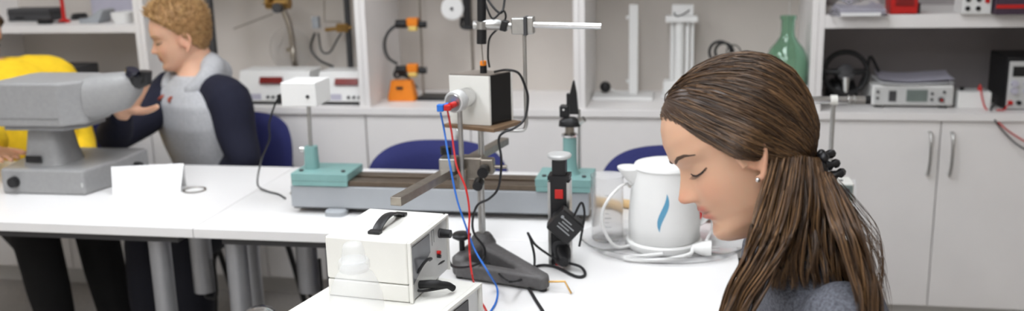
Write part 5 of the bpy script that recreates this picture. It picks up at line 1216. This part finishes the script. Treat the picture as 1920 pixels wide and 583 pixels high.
strands('short_hair', pp_@MM[:3, :3].T+MM[:3, 3], rng.uniform(.0011, .0018, n), np.array(lin((150, 112, 70)))*(1-t)+np.array(lin((214, 176, 122)))*t, mr, M_hairb)

# ---------------------------------------------------------------- person in the yellow shirt, at the frame's edge
yfw = RTh*.9-FWh*.35-ZU*.3; YC = atz(-47, 74, 3.35); YH = hm(YC, yfw, ZU)
cy_ = math.radians(40); Fy = RTh*math.cos(cy_)-FWh*math.sin(cy_); Ly = ZU.cross(Fy)
YN = atz(2, 118, 3.38); ype = V((YN.x+.02, YN.y+.05, .54))
yr = thing('person', (ype.x, ype.y, 0), 'seated person in a bright yellow shirt and black trousers behind the microscope', 'person')
def yt(t, fa, lb, g=0, f_=0): p = YN.lerp(ype, t); return (p+Fy*f_, Fy*(fa+g), Ly*(lb+g))
def y_torso(mb, g): mb.loft([yt(-.03, .05, .055, g), yt(.02, .075, .1, g), yt(.08, .10, .16, g, .015), yt(.18, .125, .19, g, .04), yt(.35, .135, .19, g, .07), yt(.6, .14, .175, g, .075), yt(.85, .14, .17, g, .05), yt(1.06, .13, .17, g)], 36, 2.3)
ysR, ysL = YN.lerp(ype, .15)-Ly*.165+Fy*.02, YN.lerp(ype, .15)+Ly*.165+Fy*.03
yeR, ywR = atz(-20, 268, 3.02), V((-2.18, 2.575, .822))
yeL, ywL = ysL+Fy*.12-ZU*.24, ysL+Fy*.28-ZU*.30-Ly*.05
yk = {1: V((-2.0, 2.80, .5)), -1: V((-2.09, 2.62, .5))}; yf_ = {s: V((yk[s].x+.05, yk[s].y, .09)) for s in (1, -1)}
def y_legs(mb, g):
    for s in (-1, 1):
        hp = ype+Ly*.09*s; hp.z = .56; kk = V((yk[s].x, yk[s].y, .52)); limb(mb, [hp, hp.lerp(kk, .5), kk], [.09+g, .08+g, .06+g]); limb(mb, [kk, kk.lerp(yf_[s], .4), yf_[s]], [.058+g, .054+g, .036+g])
b = MB(); add_head(b, YH, 80, 80); Y3 = YH.to_3x3()
b.loft([(YH @ V((-.022, 0, -.03)), Y3 @ V((.054, 0, 0)), Y3 @ V((0, .054, 0))), (YH @ V((-.028, 0, -.085)), Y3 @ V((.055, 0, 0)), Y3 @ V((0, .055, 0))), (YN+ZU*.005, Fy*.056, Ly*.06), (YN-ZU*.05, Fy*.07, Ly*.1)], 24, 2.1)
y_torso(b, -.015); y_legs(b, -.004)
for s_, e_, w__ in ((ysR, yeR, ywR), (ysL, yeL, ywL)):
    limb(b, [s_, s_.lerp(e_, .5), e_], [.05, .045, .037]); limb(b, [e_, w__], [.036, .024])
    hx = (w__-e_).normalized(); hx = (hx+RTh*.6); hx.z = 0; hx.normalize(); hand(b, frame(w__+hx*.012, hx, ZU), (.04, .1, .1), .05, ((.75, .75, .0), (.9, .45, -.05), (.95, .3, -.05)), side=1 if s_ is ysR else -1)
for s in (-1, 1): limb(b, [yf_[s]-ZU*.03, yf_[s]+Fy*.13-ZU*.055], [.034, .026])
yb = link_mesh('body', remesh(b, .005, 2), M_skin, yr); tint_skin(yb.data, YH, (214, 160, 128), (184, 104, 92), (200, 124, 100), wloc(yr))
b = MB(); y_torso(b, .01)
for s_, e_, w__ in ((ysR, yeR, ywR), (ysL, yeL, ywL)): limb(b, [s_.lerp(YN, .5), s_, s_.lerp(e_, .5), e_], [.06, .076, .068, .058]); limb(b, [e_, e_.lerp(w__, .8)], [.056, .04])
ys_ = link_mesh('shirt', remesh(b, .007, 5), mat('bright yellow cotton', (248, 206, 36), .85, var=.06, scale=40, bump=.3, bscale=300), yr)
b = MB(); y_legs(b, .014); b.loft([yt(.92, .14, .178), yt(1.08, .14, .178)], 30, 2.4); link_mesh('trousers', remesh(b, .009, 3), mat('black cotton', (13, 13, 14), .9, var=.1), yr)
for s in (-1, 1):
    f_ = yf_[s]; MB().loft([(f_-Fy*.06-ZU*.05, Ly*.034, ZU*.038), (f_-ZU*.04, Ly*.042, ZU*.049), (f_+Fy*.12-ZU*.055, Ly*.044, ZU*.034), (f_+Fy*.19-ZU*.065, Ly*.03, ZU*.022)], 20, 2.8).build('shoe', M_blk, yr)
brows(YH, yr, M_dkhair); lashes(YH, yr, M_lash, zz=-.004, r=.0014)
cap_mesh('hair', YH, m_infl, (70, 50, 36), yr, M_hairb)
